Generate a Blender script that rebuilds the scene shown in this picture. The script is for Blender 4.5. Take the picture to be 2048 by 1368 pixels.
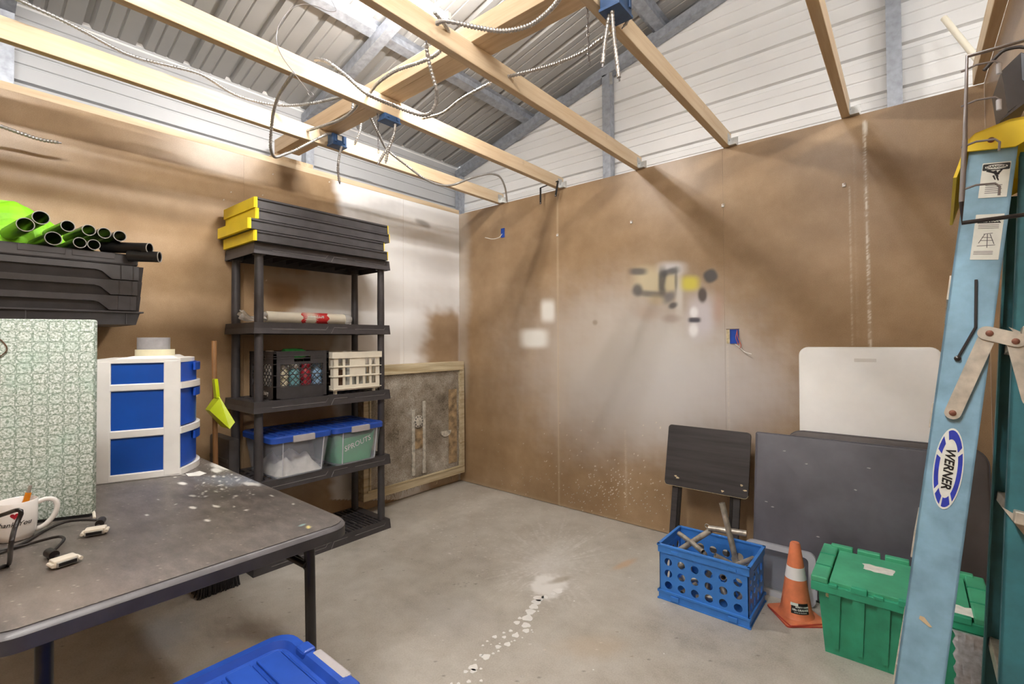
import bpy, bmesh, math, random
import numpy as np
from mathutils import Vector, Matrix

random.seed(7)
rng = np.random.default_rng(7)
S = bpy.context.scene
for o in list(bpy.data.objects):
    bpy.data.objects.remove(o, do_unlink=True)
COL = S.collection
PI = math.pi

# ------------------------------------------------------------------ camera
CP = np.array([3.1710, -3.0674, 1.2681])
YAW, PIT, ROL, FPX, SHY = 0.6928, 0.0166, -0.0068, 955.84, -17.69
_fw = np.array([-math.sin(YAW)*math.cos(PIT), math.cos(YAW)*math.cos(PIT), math.sin(PIT)])
_r0 = np.array([math.cos(YAW), math.sin(YAW), 0.0])
_u0 = np.cross(_r0, _fw)
_r = _r0*math.cos(ROL) + _u0*math.sin(ROL)
_u = _u0*math.cos(ROL) - _r0*math.sin(ROL)
camd = bpy.data.cameras.new('camera')
camd.sensor_fit = 'HORIZONTAL'
camd.sensor_width = 36.0
camd.lens = FPX*36.0/2048.0
camd.shift_y = SHY/2048.0
camd.clip_start = 0.02
cam = bpy.data.objects.new('camera', camd)
COL.objects.link(cam)
M = Matrix.Identity(4)
for i in range(3):
    M[i][0], M[i][1], M[i][2], M[i][3] = _r[i], _u[i], -_fw[i], CP[i]
cam.matrix_world = M
S.camera = cam

def ray(px, py):
    return _fw + _r*(px-1024)/FPX - _u*(py-684-SHY)/FPX
def on(px, py, ax, val):
    d = ray(px, py)
    return Vector(CP + d*((val-CP[ax])/d[ax]))
def at_depth(px, py, dep):
    return Vector(CP + ray(px, py)*dep)
def depth_of(p):
    return float((np.array(p)-CP) @ _fw)
def proj_np(P):
    d = P-CP
    z = np.maximum(d @ _fw, 0.05)
    return 1024+FPX*(d @ _r)/z, 684+SHY-FPX*(d @ _u)/z

# ------------------------------------------------------------------ world, exposure
w = bpy.data.worlds.new('world')
S.world = w
w.use_nodes = True
w.node_tree.nodes['Background'].inputs[0].default_value = (0.93, 0.96, 1.0, 1)
w.node_tree.nodes['Background'].inputs[1].default_value = 1.6
vs = S.view_settings
vs.view_transform = 'Standard'
vs.look = 'None'
vs.gamma = 1.0
vs.use_curve_mapping = False
vs.exposure = 1.52

TUBE = 165.0           # brightness of the old tubes over the rack
TUBE_FILL = 92.0      # brightness of the tubes in the added fill lamps

# ------------------------------------------------------------------ materials
def srgb(r, g, b):
    def c(v):
        v /= 255.0
        return v/12.92 if v <= 0.04045 else ((v+0.055)/1.055)**2.4
    return (c(r), c(g), c(b), 1.0)

class NT:
    def __init__(self, name):
        m = bpy.data.materials.new(name)
        m.use_nodes = True
        self.m = m
        self.t = m.node_tree
        self.b = self.t.nodes['Principled BSDF']
        self.out = self.t.nodes['Material Output']
    def n(self, kind, **kw):
        nd = self.t.nodes.new(kind)
        for k, v in kw.items():
            setattr(nd, k, v)
        return nd
    def l(self, a, b):
        self.t.links.new(a, b)
    def coord(self, scale=(1, 1, 1)):
        tc = self.n('ShaderNodeTexCoord')
        mp = self.n('ShaderNodeMapping')
        mp.inputs['Scale'].default_value = scale
        self.l(tc.outputs['Object'], mp.inputs['Vector'])
        return mp.outputs[0]
    def noise(self, vec, scale, detail=4, rough=0.55):
        nd = self.n('ShaderNodeTexNoise')
        nd.inputs['Scale'].default_value = scale
        nd.inputs['Detail'].default_value = detail
        nd.inputs['Roughness'].default_value = rough
        self.l(vec, nd.inputs['Vector'])
        return nd.outputs['Fac']
    def ramp(self, fac, stops):
        nd = self.n('ShaderNodeValToRGB')
        e = nd.color_ramp.elements
        while len(e) < len(stops):
            e.new(0.5)
        for i, (p, c) in enumerate(stops):
            e[i].position = p
            e[i].color = c
        self.l(fac, nd.inputs[0])
        return nd.outputs[0]
    def mix(self, fac, a, b, mode='MIX'):
        nd = self.n('ShaderNodeMix', data_type='RGBA', blend_type=mode)
        for sock, v in ((nd.inputs[0], fac), (nd.inputs[6], a), (nd.inputs[7], b)):
            if hasattr(v, 'is_output'):
                self.l(v, sock)
            else:
                sock.default_value = v
        return nd.outputs[2]
    def math(self, op, a, b=None, clamp=False):
        nd = self.n('ShaderNodeMath', operation=op, use_clamp=clamp)
        for i, v in enumerate((a, b)):
            if v is None:
                continue
            if hasattr(v, 'is_output'):
                self.l(v, nd.inputs[i])
            else:
                nd.inputs[i].default_value = v
        return nd.outputs[0]
    def bump(self, h, strength=0.2, dist=0.002):
        nd = self.n('ShaderNodeBump')
        nd.inputs['Strength'].default_value = strength
        nd.inputs['Distance'].default_value = dist
        self.l(h, nd.inputs['Height'])
        self.l(nd.outputs[0], self.b.inputs['Normal'])
    def set(self, col=None, rough=None, metal=None, spec=None):
        if col is not None:
            if hasattr(col, 'is_output'):
                self.l(col, self.b.inputs['Base Color'])
            else:
                self.b.inputs['Base Color'].default_value = col
        if rough is not None:
            if hasattr(rough, 'is_output'):
                self.l(rough, self.b.inputs['Roughness'])
            else:
                self.b.inputs['Roughness'].default_value = rough
        if metal is not None:
            self.b.inputs['Metallic'].default_value = metal
        if spec is not None:
            self.b.inputs['Specular IOR Level'].default_value = spec
        return self

def plain(name, rgb, rough=0.5, metal=0.0, var=0.12, scale=14, bump=0.0, bscale=200, spec=0.5):
    t = NT(name)
    v = t.coord()
    f = t.noise(v, scale, 5)
    a = srgb(*[max(0, c*(1-var)) for c in rgb])
    b = srgb(*[min(255, c*(1+var*0.7)) for c in rgb])
    t.set(t.ramp(f, [(0.3, a), (0.7, b)]), rough, metal, spec)
    if bump:
        t.bump(t.noise(v, bscale, 3), bump, 0.001)
    return t.m

def painted(name, base_fn, rough=0.5, spec=0.5, bump=None):
    """procedural base colour with stains kept in the 'paint' attribute of the mesh"""
    t = NT(name)
    base, r = base_fn(t)
    at = t.n('ShaderNodeAttribute', attribute_name='paint')
    t.set(t.mix(at.outputs['Alpha'], base, at.outputs['Color']), r if r is not None else rough, 0.0, spec)
    return t

def hardboard_base(t):
    v = t.coord()
    f = t.noise(v, 5, 6, 0.6)
    g = t.noise(v, 260, 2, 0.5)
    f2 = t.math('ADD', t.math('MULTIPLY', f, 0.6), t.math('MULTIPLY', g, 0.4))
    c = t.ramp(f2, [(0.32, srgb(142, 114, 83)), (0.5, srgb(159, 132, 100)), (0.68, srgb(176, 150, 119))])
    t.bump(t.math('ADD', g, t.math('MULTIPLY', t.noise(v, 2.2, 3), 4.0)), 0.12, 0.0012)
    return c, 0.36
MAT = {}
MAT['hardboard'] = painted('tempered_hardboard', hardboard_base, spec=0.5).m

def concrete_base(t):
    v = t.coord()
    a = t.noise(v, 1.3, 8, 0.62)
    b = t.noise(v, 9, 6, 0.65)
    c = t.noise(v, 160, 2, 0.5)
    f = t.math('ADD', t.math('MULTIPLY', a, 0.45), t.math('ADD', t.math('MULTIPLY', b, 0.33), t.math('MULTIPLY', c, 0.22)))
    col = t.ramp(f, [(0.33, srgb(146, 139, 128)), (0.47, srgb(180, 174, 164)), (0.56, srgb(194, 189, 180)), (0.7, srgb(210, 206, 198))])
    t.bump(t.math('ADD', b, c), 0.12, 0.001)
    return col, t.ramp(b, [(0.3, (0.38, 0.38, 0.38, 1)), (0.7, (0.62, 0.62, 0.62, 1))])
MAT['concrete'] = painted('concrete_floor', concrete_base, spec=0.4).m

def tabletop_base(t):
    v = t.coord((1, 1, 1))
    a = t.noise(t.coord((5, 11, 8)), 3, 7, 0.7)
    b = t.noise(v, 300, 2)
    f = t.math('ADD', t.math('MULTIPLY', a, 0.75), t.math('MULTIPLY', b, 0.25))
    col = t.ramp(f, [(0.3, srgb(72, 68, 66)), (0.5, srgb(100, 94, 91)), (0.72, srgb(128, 120, 115))])
    t.bump(b, 0.15, 0.001)
    return col, 0.42
MAT['tabletop'] = painted('worn_black_tabletop', tabletop_base, spec=0.45).m

def wood(name, light, dark, rough=0.6, axis=1, s=1.0):
    t = NT(name)
    sc = [22*s, 22*s, 22*s]
    sc[axis] = 1.3*s
    v = t.coord(tuple(sc))
    f = t.noise(v, 1.6, 6, 0.6)
    knots = t.noise(t.coord(), 7, 2, 0.4)
    col = t.ramp(f, [(0.3, srgb(*dark)), (0.62, srgb(*light))])
    k = t.ramp(knots, [(0.74, (0, 0, 0, 1)), (0.82, (1, 1, 1, 1))])
    t.set(t.mix(t.math('MULTIPLY', k, 0.55), col, srgb(dark[0]*0.7, dark[1]*0.62, dark[2]*0.5)), rough, 0)
    t.bump(f, 0.1, 0.001)
    return t.m
MAT['lumber_y'] = wood('pine_lumber', (216, 196, 166), (196, 168, 132), 0.6, 1)
MAT['lumber_x'] = wood('pine_lumber_cross', (214, 190, 158), (190, 160, 124), 0.6, 0)
MAT['old_wood'] = wood('old_frame_wood', (206, 194, 164), (164, 144, 108), 0.75, 1, 1.2)
MAT['handle_wood'] = wood('broom_handle_wood', (158, 116, 74), (112, 78, 48), 0.5, 2)
MAT['roofing'] = plain('galvalume_sheet', (160, 160, 159), 0.42, 0.0, 0.03, 3)
MAT['siding'] = plain('white_steel_siding', (226, 226, 226), 0.38, 0.0, 0.02, 3)
MAT['siding_dimmed'] = plain('dimmed_siding', (178, 180, 183), 0.4, 0.0, 0.02, 3)  # darker copy of the siding, holds back the glare of the near lamp
MAT['steel'] = plain('galvanized_steel', (160, 165, 174), 0.42, 0.35, 0.12, 28)
MAT['zinc'] = plain('zinc_plate', (190, 190, 188), 0.35, 0.7, 0.1, 40)
MAT['conduit'] = plain('aluminium_armour', (186, 184, 182), 0.34, 0.7, 0.05, 40)
MAT['box_blue'] = plain('blue_junction_box', (52, 84, 128), 0.45, 0, 0.12, 20)
MAT['outlet_blue'] = plain('bright_blue_outlet', (28, 78, 178), 0.45, 0, 0.08, 20)
MAT['white'] = plain('white_plastic', (232, 231, 228), 0.4, 0, 0.03, 10)
MAT['cream'] = plain('cream_plastic', (228, 222, 206), 0.45, 0, 0.04, 12)
MAT['pvc'] = plain('white_pvc', (240, 234, 216), 0.4, 0, 0.03, 12)
MAT['black'] = plain('black_plastic', (60, 58, 60), 0.42, 0, 0.14, 16, 0.1)
MAT['shelf_black'] = plain('charcoal_shelf_plastic', (64, 61, 63), 0.46, 0, 0.12, 14, 0.15)
MAT['relief'] = plain('scuffed_relief', (112, 108, 108), 0.5, 0, 0.1, 20)
MAT['black_metal'] = plain('black_painted_steel', (34, 32, 31), 0.38, 0.1, 0.1, 30)
MAT['pipe_black'] = plain('black_pipe', (30, 29, 29), 0.28, 0, 0.1, 20)
MAT['pipe_rim'] = plain('pipe_rim_grey', (168, 166, 162), 0.4, 0, 0.05, 20)
MAT['yellow'] = plain('yellow_plastic', (240, 212, 36), 0.42, 0, 0.04, 10)
MAT['blue'] = plain('royal_blue_plastic', (20, 78, 186), 0.32, 0, 0.06, 10)
MAT['drawer_blue'] = plain('drawer_blue_plastic', (18, 76, 168), 0.3, 0, 0.05, 8)
MAT['crate_blue'] = plain('crate_blue_plastic', (60, 130, 216), 0.42, 0, 0.05, 14, 0.08)
MAT['lid_blue'] = plain('lid_blue_plastic', (40, 80, 174), 0.34, 0, 0.07, 10)
MAT['latch'] = plain('grey_latch', (176, 172, 174), 0.4, 0, 0.05, 12)
MAT['bevel_lit'] = plain('bevel_highlight', (94, 92, 95), 0.4, 0, 0.1, 20)  # lighter grey paints the light caught along the table's top bevel
MAT['lime'] = plain('lime_fabric', (142, 222, 30), 0.6, 0, 0.2, 9)
MAT['lime_plastic'] = plain('lime_plastic', (202, 222, 24), 0.35, 0, 0.06, 12)
MAT['orange'] = plain('orange_pvc', (224, 130, 90), 0.5, 0, 0.08, 20)
MAT['orange_red'] = plain('orange_red_edge', (206, 76, 60), 0.5, 0, 0.08, 20)
MAT['reflect'] = plain('white_reflective_band', (236, 234, 236), 0.3, 0, 0.02, 20)
MAT['green'] = plain('green_tote_plastic', (52, 162, 124), 0.4, 0, 0.1, 12, 0.1)
MAT['green_top'] = plain('green_tote_lid', (80, 178, 136), 0.42, 0, 0.1, 9, 0.1)
MAT['paper'] = plain('torn_paper', (236, 234, 228), 0.7, 0, 0.06, 30)
MAT['paint_white'] = plain('spilled_white_paint', (240, 239, 236), 0.35, 0, 0.02, 30)
MAT['ink'] = plain('black_ink', (24, 24, 26), 0.5, 0, 0.05, 20)
MAT['red'] = plain('red_print', (206, 46, 48), 0.45, 0, 0.08, 18)
MAT['dark_red'] = plain('heart_red', (170, 32, 48), 0.35, 0, 0.05, 18)
MAT['navy'] = plain('logo_blue', (44, 62, 176), 0.45, 0, 0.12, 50)
MAT['ceramic'] = plain('white_ceramic', (238, 236, 234), 0.14, 0, 0.01, 6)
MAT['duct'] = plain('duct_tape_grey', (168, 168, 172), 0.36, 0.2, 0.06, 40)
MAT['masking'] = plain('masking_tape', (226, 220, 188), 0.6, 0, 0.04, 30)
MAT['cable'] = plain('black_cable', (36, 31, 31), 0.4, 0, 0.08, 20)
MAT['connector'] = plain('ivory_connector', (228, 220, 206), 0.4, 0, 0.04, 20)
MAT['ladder_blue'] = plain('blue_fibreglass', (132, 172, 196), 0.5, 0, 0.12, 16, 0.2, 120)
MAT['ladder_teal'] = plain('teal_fibreglass', (52, 112, 122), 0.5, 0, 0.12, 16, 0.2, 120)
MAT['alu'] = plain('dull_aluminium', (190, 184, 172), 0.45, 0.35, 0.12, 40)
MAT['rust'] = plain('rusty_rivet', (122, 78, 62), 0.6, 0.3, 0.2, 60)
MAT['sticker'] = plain('label_paper', (224, 228, 222), 0.5, 0, 0.04, 40)
MAT['grey_print'] = plain('grey_print', (86, 88, 92), 0.6, 0, 0.05, 40)
MAT['tray_black'] = wood('black_stained_wood', (66, 63, 64), (46, 44, 45), 0.42, 0, 1.0)
MAT['worn_edge'] = plain('worn_pale_edge', (206, 190, 152), 0.7, 0, 0.15, 60)
MAT['slate'] = plain('dark_vinyl_table', (88, 87, 95), 0.5, 0, 0.16, 5, 0.15)
MAT['brown_slate'] = plain('dark_brown_table', (84, 76, 74), 0.5, 0, 0.12, 5, 0.15)
MAT['table_white'] = plain('white_blow_moulded', (248, 248, 247), 0.45, 0, 0.025, 6, 0.12)
MAT['galv_pipe'] = plain('weathered_pipe', (176, 170, 160), 0.4, 0.6, 0.22, 30)
MAT['pipe_in'] = plain('pipe_inside', (84, 62, 52), 0.7, 0.2, 0.2, 30)
MAT['foil'] = plain('bubble_foil', (206, 208, 216), 0.28, 0.6, 0.14, 60)
MAT['dust'] = plain('dirty_wood', (152, 130, 100), 0.85, 0, 0.35, 20, 0.3)
MAT['dust_grey'] = plain('dusty_strip', (190, 185, 174), 0.8, 0, 0.2, 40)
MAT['bristle'] = plain('black_bristles', (46, 46, 50), 0.6, 0, 0.25, 60)
MAT['wire'] = plain('grey_wire', (136, 132, 134), 0.35, 0.5, 0.1, 30)
MAT['copper_wire'] = plain('red_wire', (206, 98, 78), 0.45, 0, 0.1, 30)
MAT['can_teal'] = plain('teal_can', (120, 176, 186), 0.35, 0.1, 0.1, 20)
MAT['can_red'] = plain('red_can', (172, 40, 56), 0.35, 0.1, 0.1, 20)
MAT['can_cream'] = plain('cream_can', (222, 214, 186), 0.4, 0, 0.1, 20)
MAT['can_blue'] = plain('pale_blue_can', (150, 190, 226), 0.4, 0, 0.1, 20)
MAT['bottle_green'] = plain('green_bottle', (52, 132, 66), 0.25, 0, 0.15, 20)
MAT['bag_green'] = plain('green_shopping_bag', (52, 168, 108), 0.6, 0, 0.08, 8)
MAT['brown_box'] = plain('dark_brown_box', (92, 64, 46), 0.6, 0, 0.15, 18)
MAT['tan_board'] = plain('tan_kraft', (206, 184, 150), 0.7, 0, 0.1, 18)
MAT['amber'] = plain('amber_plastic', (218, 132, 26), 0.2, 0, 0.12, 30)
MAT['lens'] = plain('bin_grey_face', (110, 118, 132), 0.35, 0, 0.08, 10)

def clear(name, rgb, alpha):
    t = NT(name)
    t.set(srgb(*rgb), 0.25, 0, 0.5)
    tr = t.n('ShaderNodeBsdfTransparent')
    mx = t.n('ShaderNodeMixShader')
    f = t.noise(t.coord(), 6, 3)
    mr = t.n('ShaderNodeMapRange')
    mr.inputs[3].default_value = alpha-0.08
    mr.inputs[4].default_value = alpha+0.08
    t.l(f, mr.inputs[0])
    t.l(mr.outputs[0], mx.inputs[0])
    t.l(tr.outputs[0], mx.inputs[1])
    t.l(t.b.outputs[0], mx.inputs[2])
    t.l(mx.outputs[0], t.out.inputs[0])
    return t.m
MAT['clear'] = clear('frosted_clear_plastic', (214, 222, 238), 0.17)
MAT['clear_rim'] = clear('thick_clear_plastic', (222, 224, 232), 0.6)
MAT['film'] = clear('clear_film', (228, 228, 226), 0.45)
MAT['jar'] = clear('clear_jar', (226, 230, 228), 0.4)

def fabric_board():
    t = NT('green_damask_fabric')
    tc = t.n('ShaderNodeTexCoord')
    sp = t.n('ShaderNodeSeparateXYZ')
    t.l(tc.outputs['Object'], sp.inputs[0])
    c = 0.036
    u = t.math('DIVIDE', sp.outputs[0], c)
    v = t.math('DIVIDE', sp.outputs[2], c*0.86)
    fu = t.math('SUBTRACT', t.math('FRACT', u), 0.5)
    fv = t.math('SUBTRACT', t.math('FRACT', v), 0.5)
    par = t.math('MODULO', t.math('ADD', t.math('FLOOR', u), t.math('ADD', t.math('FLOOR', v), 1000)), 2.0)
    rad = t.math('SQRT', t.math('ADD', t.math('MULTIPLY', fu, fu), t.math('MULTIPLY', fv, fv)))
    circ = t.math('ABSOLUTE', t.math('SUBTRACT', rad, 0.47))
    sq = t.math('ABSOLUTE', t.math('SUBTRACT', t.math('MAXIMUM', t.math('ABSOLUTE', fu), t.math('ABSOLUTE', fv)), 0.46))
    line = t.math('ADD', t.math('MULTIPLY', circ, t.math('SUBTRACT', 1.0, par)), t.math('MULTIPLY', sq, par))
    lm = t.math('LESS_THAN', line, 0.045)
    dot = t.math('MULTIPLY', t.math('LESS_THAN', rad, 0.13), par)
    nz = t.noise(t.coord((1, 1, 1.0)), 170, 4, 0.75)
    nz2 = t.noise(t.coord(), 9, 3, 0.5)
    base = t.ramp(nz, [(0.36, srgb(112, 128, 112)), (0.46, srgb(172, 186, 174)), (0.54, srgb(216, 226, 222)), (0.64, srgb(242, 247, 246))])
    base = t.mix(t.ramp(nz2, [(0.5, (0, 0, 0, 1)), (0.75, (0.45, 0.45, 0.45, 1))]), base, srgb(166, 206, 188))
    base = t.mix(t.math('MULTIPLY', t.math('MAXIMUM', lm, dot), 0.55), base, srgb(96, 120, 102))
    t.set(base, 0.8, 0, 0.3)
    t.bump(nz, 0.3, 0.001)
    return t.m
MAT['fabric'] = fabric_board()

def screen_mat():
    t = NT('dirty_insect_screen')
    v = t.coord()
    a = t.noise(v, 4, 6, 0.65)
    b = t.noise(v, 120, 3, 0.7)
    f = t.math('ADD', t.math('MULTIPLY', a, 0.6), t.math('MULTIPLY', b, 0.4))
    t.set(t.ramp(f, [(0.36, srgb(84, 74, 62)), (0.46, srgb(134, 124, 110)), (0.55, srgb(164, 156, 144)), (0.68, srgb(214, 210, 202))]), 0.8, 0, 0.2)
    t.bump(b, 0.5, 0.002)
    return t.m
MAT['screen'] = screen_mat()

def glow(name, rgb, strength):
    t = NT(name)
    t.b.inputs['Emission Color'].default_value = srgb(*rgb)
    t.b.inputs['Emission Strength'].default_value = strength
    return t.m
MAT['tube'] = glow('lit_lamp_diffuser', (255, 250, 244), TUBE)
MAT['tube_fill'] = glow('fill_lamp_tube', (255, 251, 246), TUBE_FILL)

# ------------------------------------------------------------------ mesh builder
class MB:
    def __init__(self):
        self.v = []
        self.f = []
    def add(self, vs, fs, M=None):
        o = len(self.v)
        if M is not None:
            vs = [M @ Vector(p) for p in vs]
        self.v.extend([tuple(p) for p in vs])
        self.f.extend([tuple(i+o for i in f) for f in fs])
        return self
    def hexa(self, p, M=None):
        return self.add(p, [(0, 3, 2, 1), (4, 5, 6, 7), (0, 1, 5, 4), (1, 2, 6, 5), (2, 3, 7, 6), (3, 0, 4, 7)], M)
    def box(self, x0, x1, y0, y1, z0, z1, M=None, b=0.0):
        if b <= 0:
            return self.hexa([(x0, y0, z0), (x1, y0, z0), (x1, y1, z0), (x0, y1, z0), (x0, y0, z1), (x1, y0, z1), (x1, y1, z1), (x0, y1, z1)], M)
        b = min(b, (x1-x0)/2.01, (y1-y0)/2.01, (z1-z0)/2.01)
        bm = bmesh.new()
        bmesh.ops.create_cube(bm, size=1)
        for q in bm.verts:
            q.co = Vector(((x0+x1)/2+q.co.x*(x1-x0), (y0+y1)/2+q.co.y*(y1-y0), (z0+z1)/2+q.co.z*(z1-z0)))
        bmesh.ops.bevel(bm, geom=bm.edges[:], offset=b, segments=2, profile=0.5, affect='EDGES')
        bm.verts.index_update()
        self.add([q.co.copy() for q in bm.verts], [[q.index for q in f.verts] for f in bm.faces], M)
        bm.free()
        return self
    def taper(self, bx0, bx1, by0, by1, z0, tx0, tx1, ty0, ty1, z1, M=None):
        return self.hexa([(bx0, by0, z0), (bx1, by0, z0), (bx1, by1, z0), (bx0, by1, z0), (tx0, ty0, z1), (tx1, ty0, z1), (tx1, ty1, z1), (tx0, ty1, z1)], M)
    def tube(self, path, r, n=8, closed=False, caps=True, M=None):
        P = [Vector(p) for p in path]
        m = len(P)
        rr = r if isinstance(r, (list, tuple)) else [r]*m
        T = []
        for i in range(m):
            a = P[i-1] if (i > 0 or closed) else P[i]
            c = P[(i+1) % m] if (i < m-1 or closed) else P[i]
            T.append((c-a).normalized())
        up = Vector((0, 0, 1)) if abs(T[0].z) < 0.9 else Vector((1, 0, 0))
        nrm = (up-T[0]*up.dot(T[0])).normalized()
        vs, fs = [], []
        for i in range(m):
            nrm = (nrm-T[i]*nrm.dot(T[i])).normalized()
            bn = T[i].cross(nrm)
            for k in range(n):
                a = 2*PI*k/n
                vs.append(P[i]+(nrm*math.cos(a)+bn*math.sin(a))*rr[i])
        for i in range(m if closed else m-1):
            j = (i+1) % m
            for k in range(n):
                fs.append((i*n+k, i*n+(k+1) % n, j*n+(k+1) % n, j*n+k))
        if caps and not closed:
            fs.append(tuple(range(n-1, -1, -1)))
            fs.append(tuple((m-1)*n+k for k in range(n)))
        return self.add(vs, fs, M)
    def rod(self, a, b, r, n=10, M=None):
        return self.tube([a, b], r, n, M=M)
    def pipe(self, a, b, r, t, n=16, M=None):
        a, b = Vector(a), Vector(b)
        d = (b-a).normalized()
        up = Vector((0, 0, 1)) if abs(d.z) < 0.9 else Vector((1, 0, 0))
        x = (up-d*up.dot(d)).normalized()
        y = d.cross(x)
        vs = []
        for p, q in ((a, r), (b, r), (b, r-t), (a, r-t)):
            for k in range(n):
                an = 2*PI*k/n
                vs.append(p+(x*math.cos(an)+y*math.sin(an))*q)
        fs = []
        for i in range(4):
            j = (i+1) % 4
            for k in range(n):
                fs.append((i*n+k, i*n+(k+1) % n, j*n+(k+1) % n, j*n+k))
        return self.add(vs, fs, M)
    def lathe(self, prof, n=32, M=None):
        vs, fs = [], []
        m = len(prof)
        for r, z in prof:
            for k in range(n):
                a = 2*PI*k/n
                vs.append((r*math.cos(a), r*math.sin(a), z))
        for i in range(m-1):
            for k in range(n):
                fs.append((i*n+k, i*n+(k+1) % n, (i+1)*n+(k+1) % n, (i+1)*n+k))
        if prof[0][0] > 1e-5:
            fs.append(tuple(range(n-1, -1, -1)))
        if prof[-1][0] > 1e-5:
            fs.append(tuple((m-1)*n+k for k in range(n)))
        return self.add(vs, fs, M)
    def prism(self, poly, z0, z1, M=None):
        n = len(poly)
        vs = [(x, y, z0) for x, y in poly]+[(x, y, z1) for x, y in poly]
        fs = [tuple(range(n-1, -1, -1)), tuple(range(n, 2*n))]
        fs += [(i, (i+1) % n, n+(i+1) % n, n+i) for i in range(n)]
        return self.add(vs, fs, M)
    def loft(self, rings, caps=True, M=None):
        n = len(rings[0])
        vs = [p for r in rings for p in r]
        fs = []
        for i in range(len(rings)-1):
            for k in range(n):
                fs.append((i*n+k, i*n+(k+1) % n, (i+1)*n+(k+1) % n, (i+1)*n+k))
        if caps:
            fs.append(tuple(range(n-1, -1, -1)))
            fs.append(tuple((len(rings)-1)*n+k for k in range(n)))
        return self.add(vs, fs, M)
    def plate(self, xs, ys, z0, z1, holes, M=None):
        """plate on the grid xs * ys with the cells in holes left open"""
        nx, ny = len(xs), len(ys)
        solid = lambda i, j: 0 <= i < nx-1 and 0 <= j < ny-1 and (i, j) not in holes
        vs = [(x, y, z) for z in (z0, z1) for y in ys for x in xs]
        id_ = lambda i, j, k: k*nx*ny+j*nx+i
        fs = []
        for j in range(ny-1):
            for i in range(nx-1):
                if not solid(i, j):
                    continue
                fs.append((id_(i, j, 0), id_(i, j+1, 0), id_(i+1, j+1, 0), id_(i+1, j, 0)))
                fs.append((id_(i, j, 1), id_(i+1, j, 1), id_(i+1, j+1, 1), id_(i, j+1, 1)))
                if not solid(i-1, j):
                    fs.append((id_(i, j, 0), id_(i, j, 1), id_(i, j+1, 1), id_(i, j+1, 0)))
                if not solid(i+1, j):
                    fs.append((id_(i+1, j, 0), id_(i+1, j+1, 0), id_(i+1, j+1, 1), id_(i+1, j, 1)))
                if not solid(i, j-1):
                    fs.append((id_(i, j, 0), id_(i+1, j, 0), id_(i+1, j, 1), id_(i, j, 1)))
                if not solid(i, j+1):
                    fs.append((id_(i, j+1, 0), id_(i, j+1, 1), id_(i+1, j+1, 1), id_(i+1, j+1, 0)))
        return self.add(vs, fs, M)
    def holed(self, x0, x1, y0, y1, nx, ny, r, z0, z1, M=None, n=16):
        """plate with a round hole in each of nx * ny cells"""
        cw, ch = (x1-x0)/nx, (y1-y0)/ny
        for i in range(nx):
            for j in range(ny):
                cx, cy = x0+(i+.5)*cw, y0+(j+.5)*ch
                inn, out = [], []
                for k in range(n):
                    a = 2*PI*k/n+PI/4
                    c, s = math.cos(a), math.sin(a)
                    inn.append((cx+r*c, cy+r*s))
                    q = 1/max(abs(c), abs(s))
                    out.append((cx+c*q*cw/2, cy+s*q*ch/2))
                vs = [(x, y, z0) for x, y in inn+out]+[(x, y, z1) for x, y in inn+out]
                fs = []
                for k in range(n):
                    l = (k+1) % n
                    fs += [(k, l, n+l, n+k), (2*n+k, 3*n+k, 3*n+l, 2*n+l), (k, 2*n+k, 2*n+l, l)]
                self.add(vs, fs, M)
        return self
    def mesh(self, name, mat, smooth=0, normals=True):
        me = bpy.data.meshes.new(name)
        me.from_pydata(self.v, [], self.f)
        if normals:
            bm = bmesh.new()
            bm.from_mesh(me)
            bmesh.ops.recalc_face_normals(bm, faces=bm.faces[:])
            bm.to_mesh(me)
            bm.free()
        if mat is not None:
            me.materials.append(MAT[mat] if isinstance(mat, str) else mat)
        if smooth:
            me.shade_smooth()
            me.set_sharp_from_angle(angle=math.radians(smooth))
        return me
    def build(self, name, mat, parent=None, smooth=0, normals=True):
        o = bpy.data.objects.new(name, self.mesh(name, mat, smooth, normals))
        COL.objects.link(o)
        if parent is not None:
            o.parent = parent
        return o

def empty(name, loc=(0, 0, 0), rz=0.0, R=None):
    o = bpy.data.objects.new(name, None)
    COL.objects.link(o)
    o.empty_display_size = 0.05
    if R is not None:
        o.matrix_world = R
    else:
        o.location = loc
        o.rotation_euler = (0, 0, rz)
    return o
def tag(o, label=None, cat=None, group=None, kind=None):
    if label: o['label'] = label
    if cat: o['category'] = cat
    if group: o['group'] = group
    if kind: o['kind'] = kind
    return o
def thing(name, label, cat, loc=(0, 0, 0), rz=0.0, group=None, R=None):
    return tag(empty(name, loc, rz, R), label, cat, group)
def struct(name, loc=(0, 0, 0)):
    return tag(empty(name, loc), kind='structure')
def rrect(w, h, r, n=5):
    out = []
    for cx, cy, a0 in ((w/2-r, h/2-r, 0), (-w/2+r, h/2-r, 90), (-w/2+r, -h/2+r, 180), (w/2-r, -h/2+r, 270)):
        for k in range(n+1):
            a = math.radians(a0+90*k/n)
            out.append((cx+r*math.cos(a), cy+r*math.sin(a)))
    return out
def frame_matrix(o, x, y, z):
    m = Matrix.Identity(4)
    for i in range(3):
        m[i][0], m[i][1], m[i][2], m[i][3] = x[i], y[i], z[i], o[i]
    return m
def smooth_path(pts, step=0.012):
    P = [Vector(p) for p in pts]
    P = [P[0]*2-P[1]]+P+[P[-1]*2-P[-2]]
    out = []
    for i in range(1, len(P)-2):
        a, b, c, d = P[i-1:i+3]
        k = max(2, int((c-b).length/step))
        for s in range(k):
            t = s/k
            out.append(0.5*((2*b)+(c-a)*t+(2*a-5*b+4*c-d)*t*t+(3*b-a-3*c+d)*t*t*t))
    out.append(P[-2])
    return out
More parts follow.
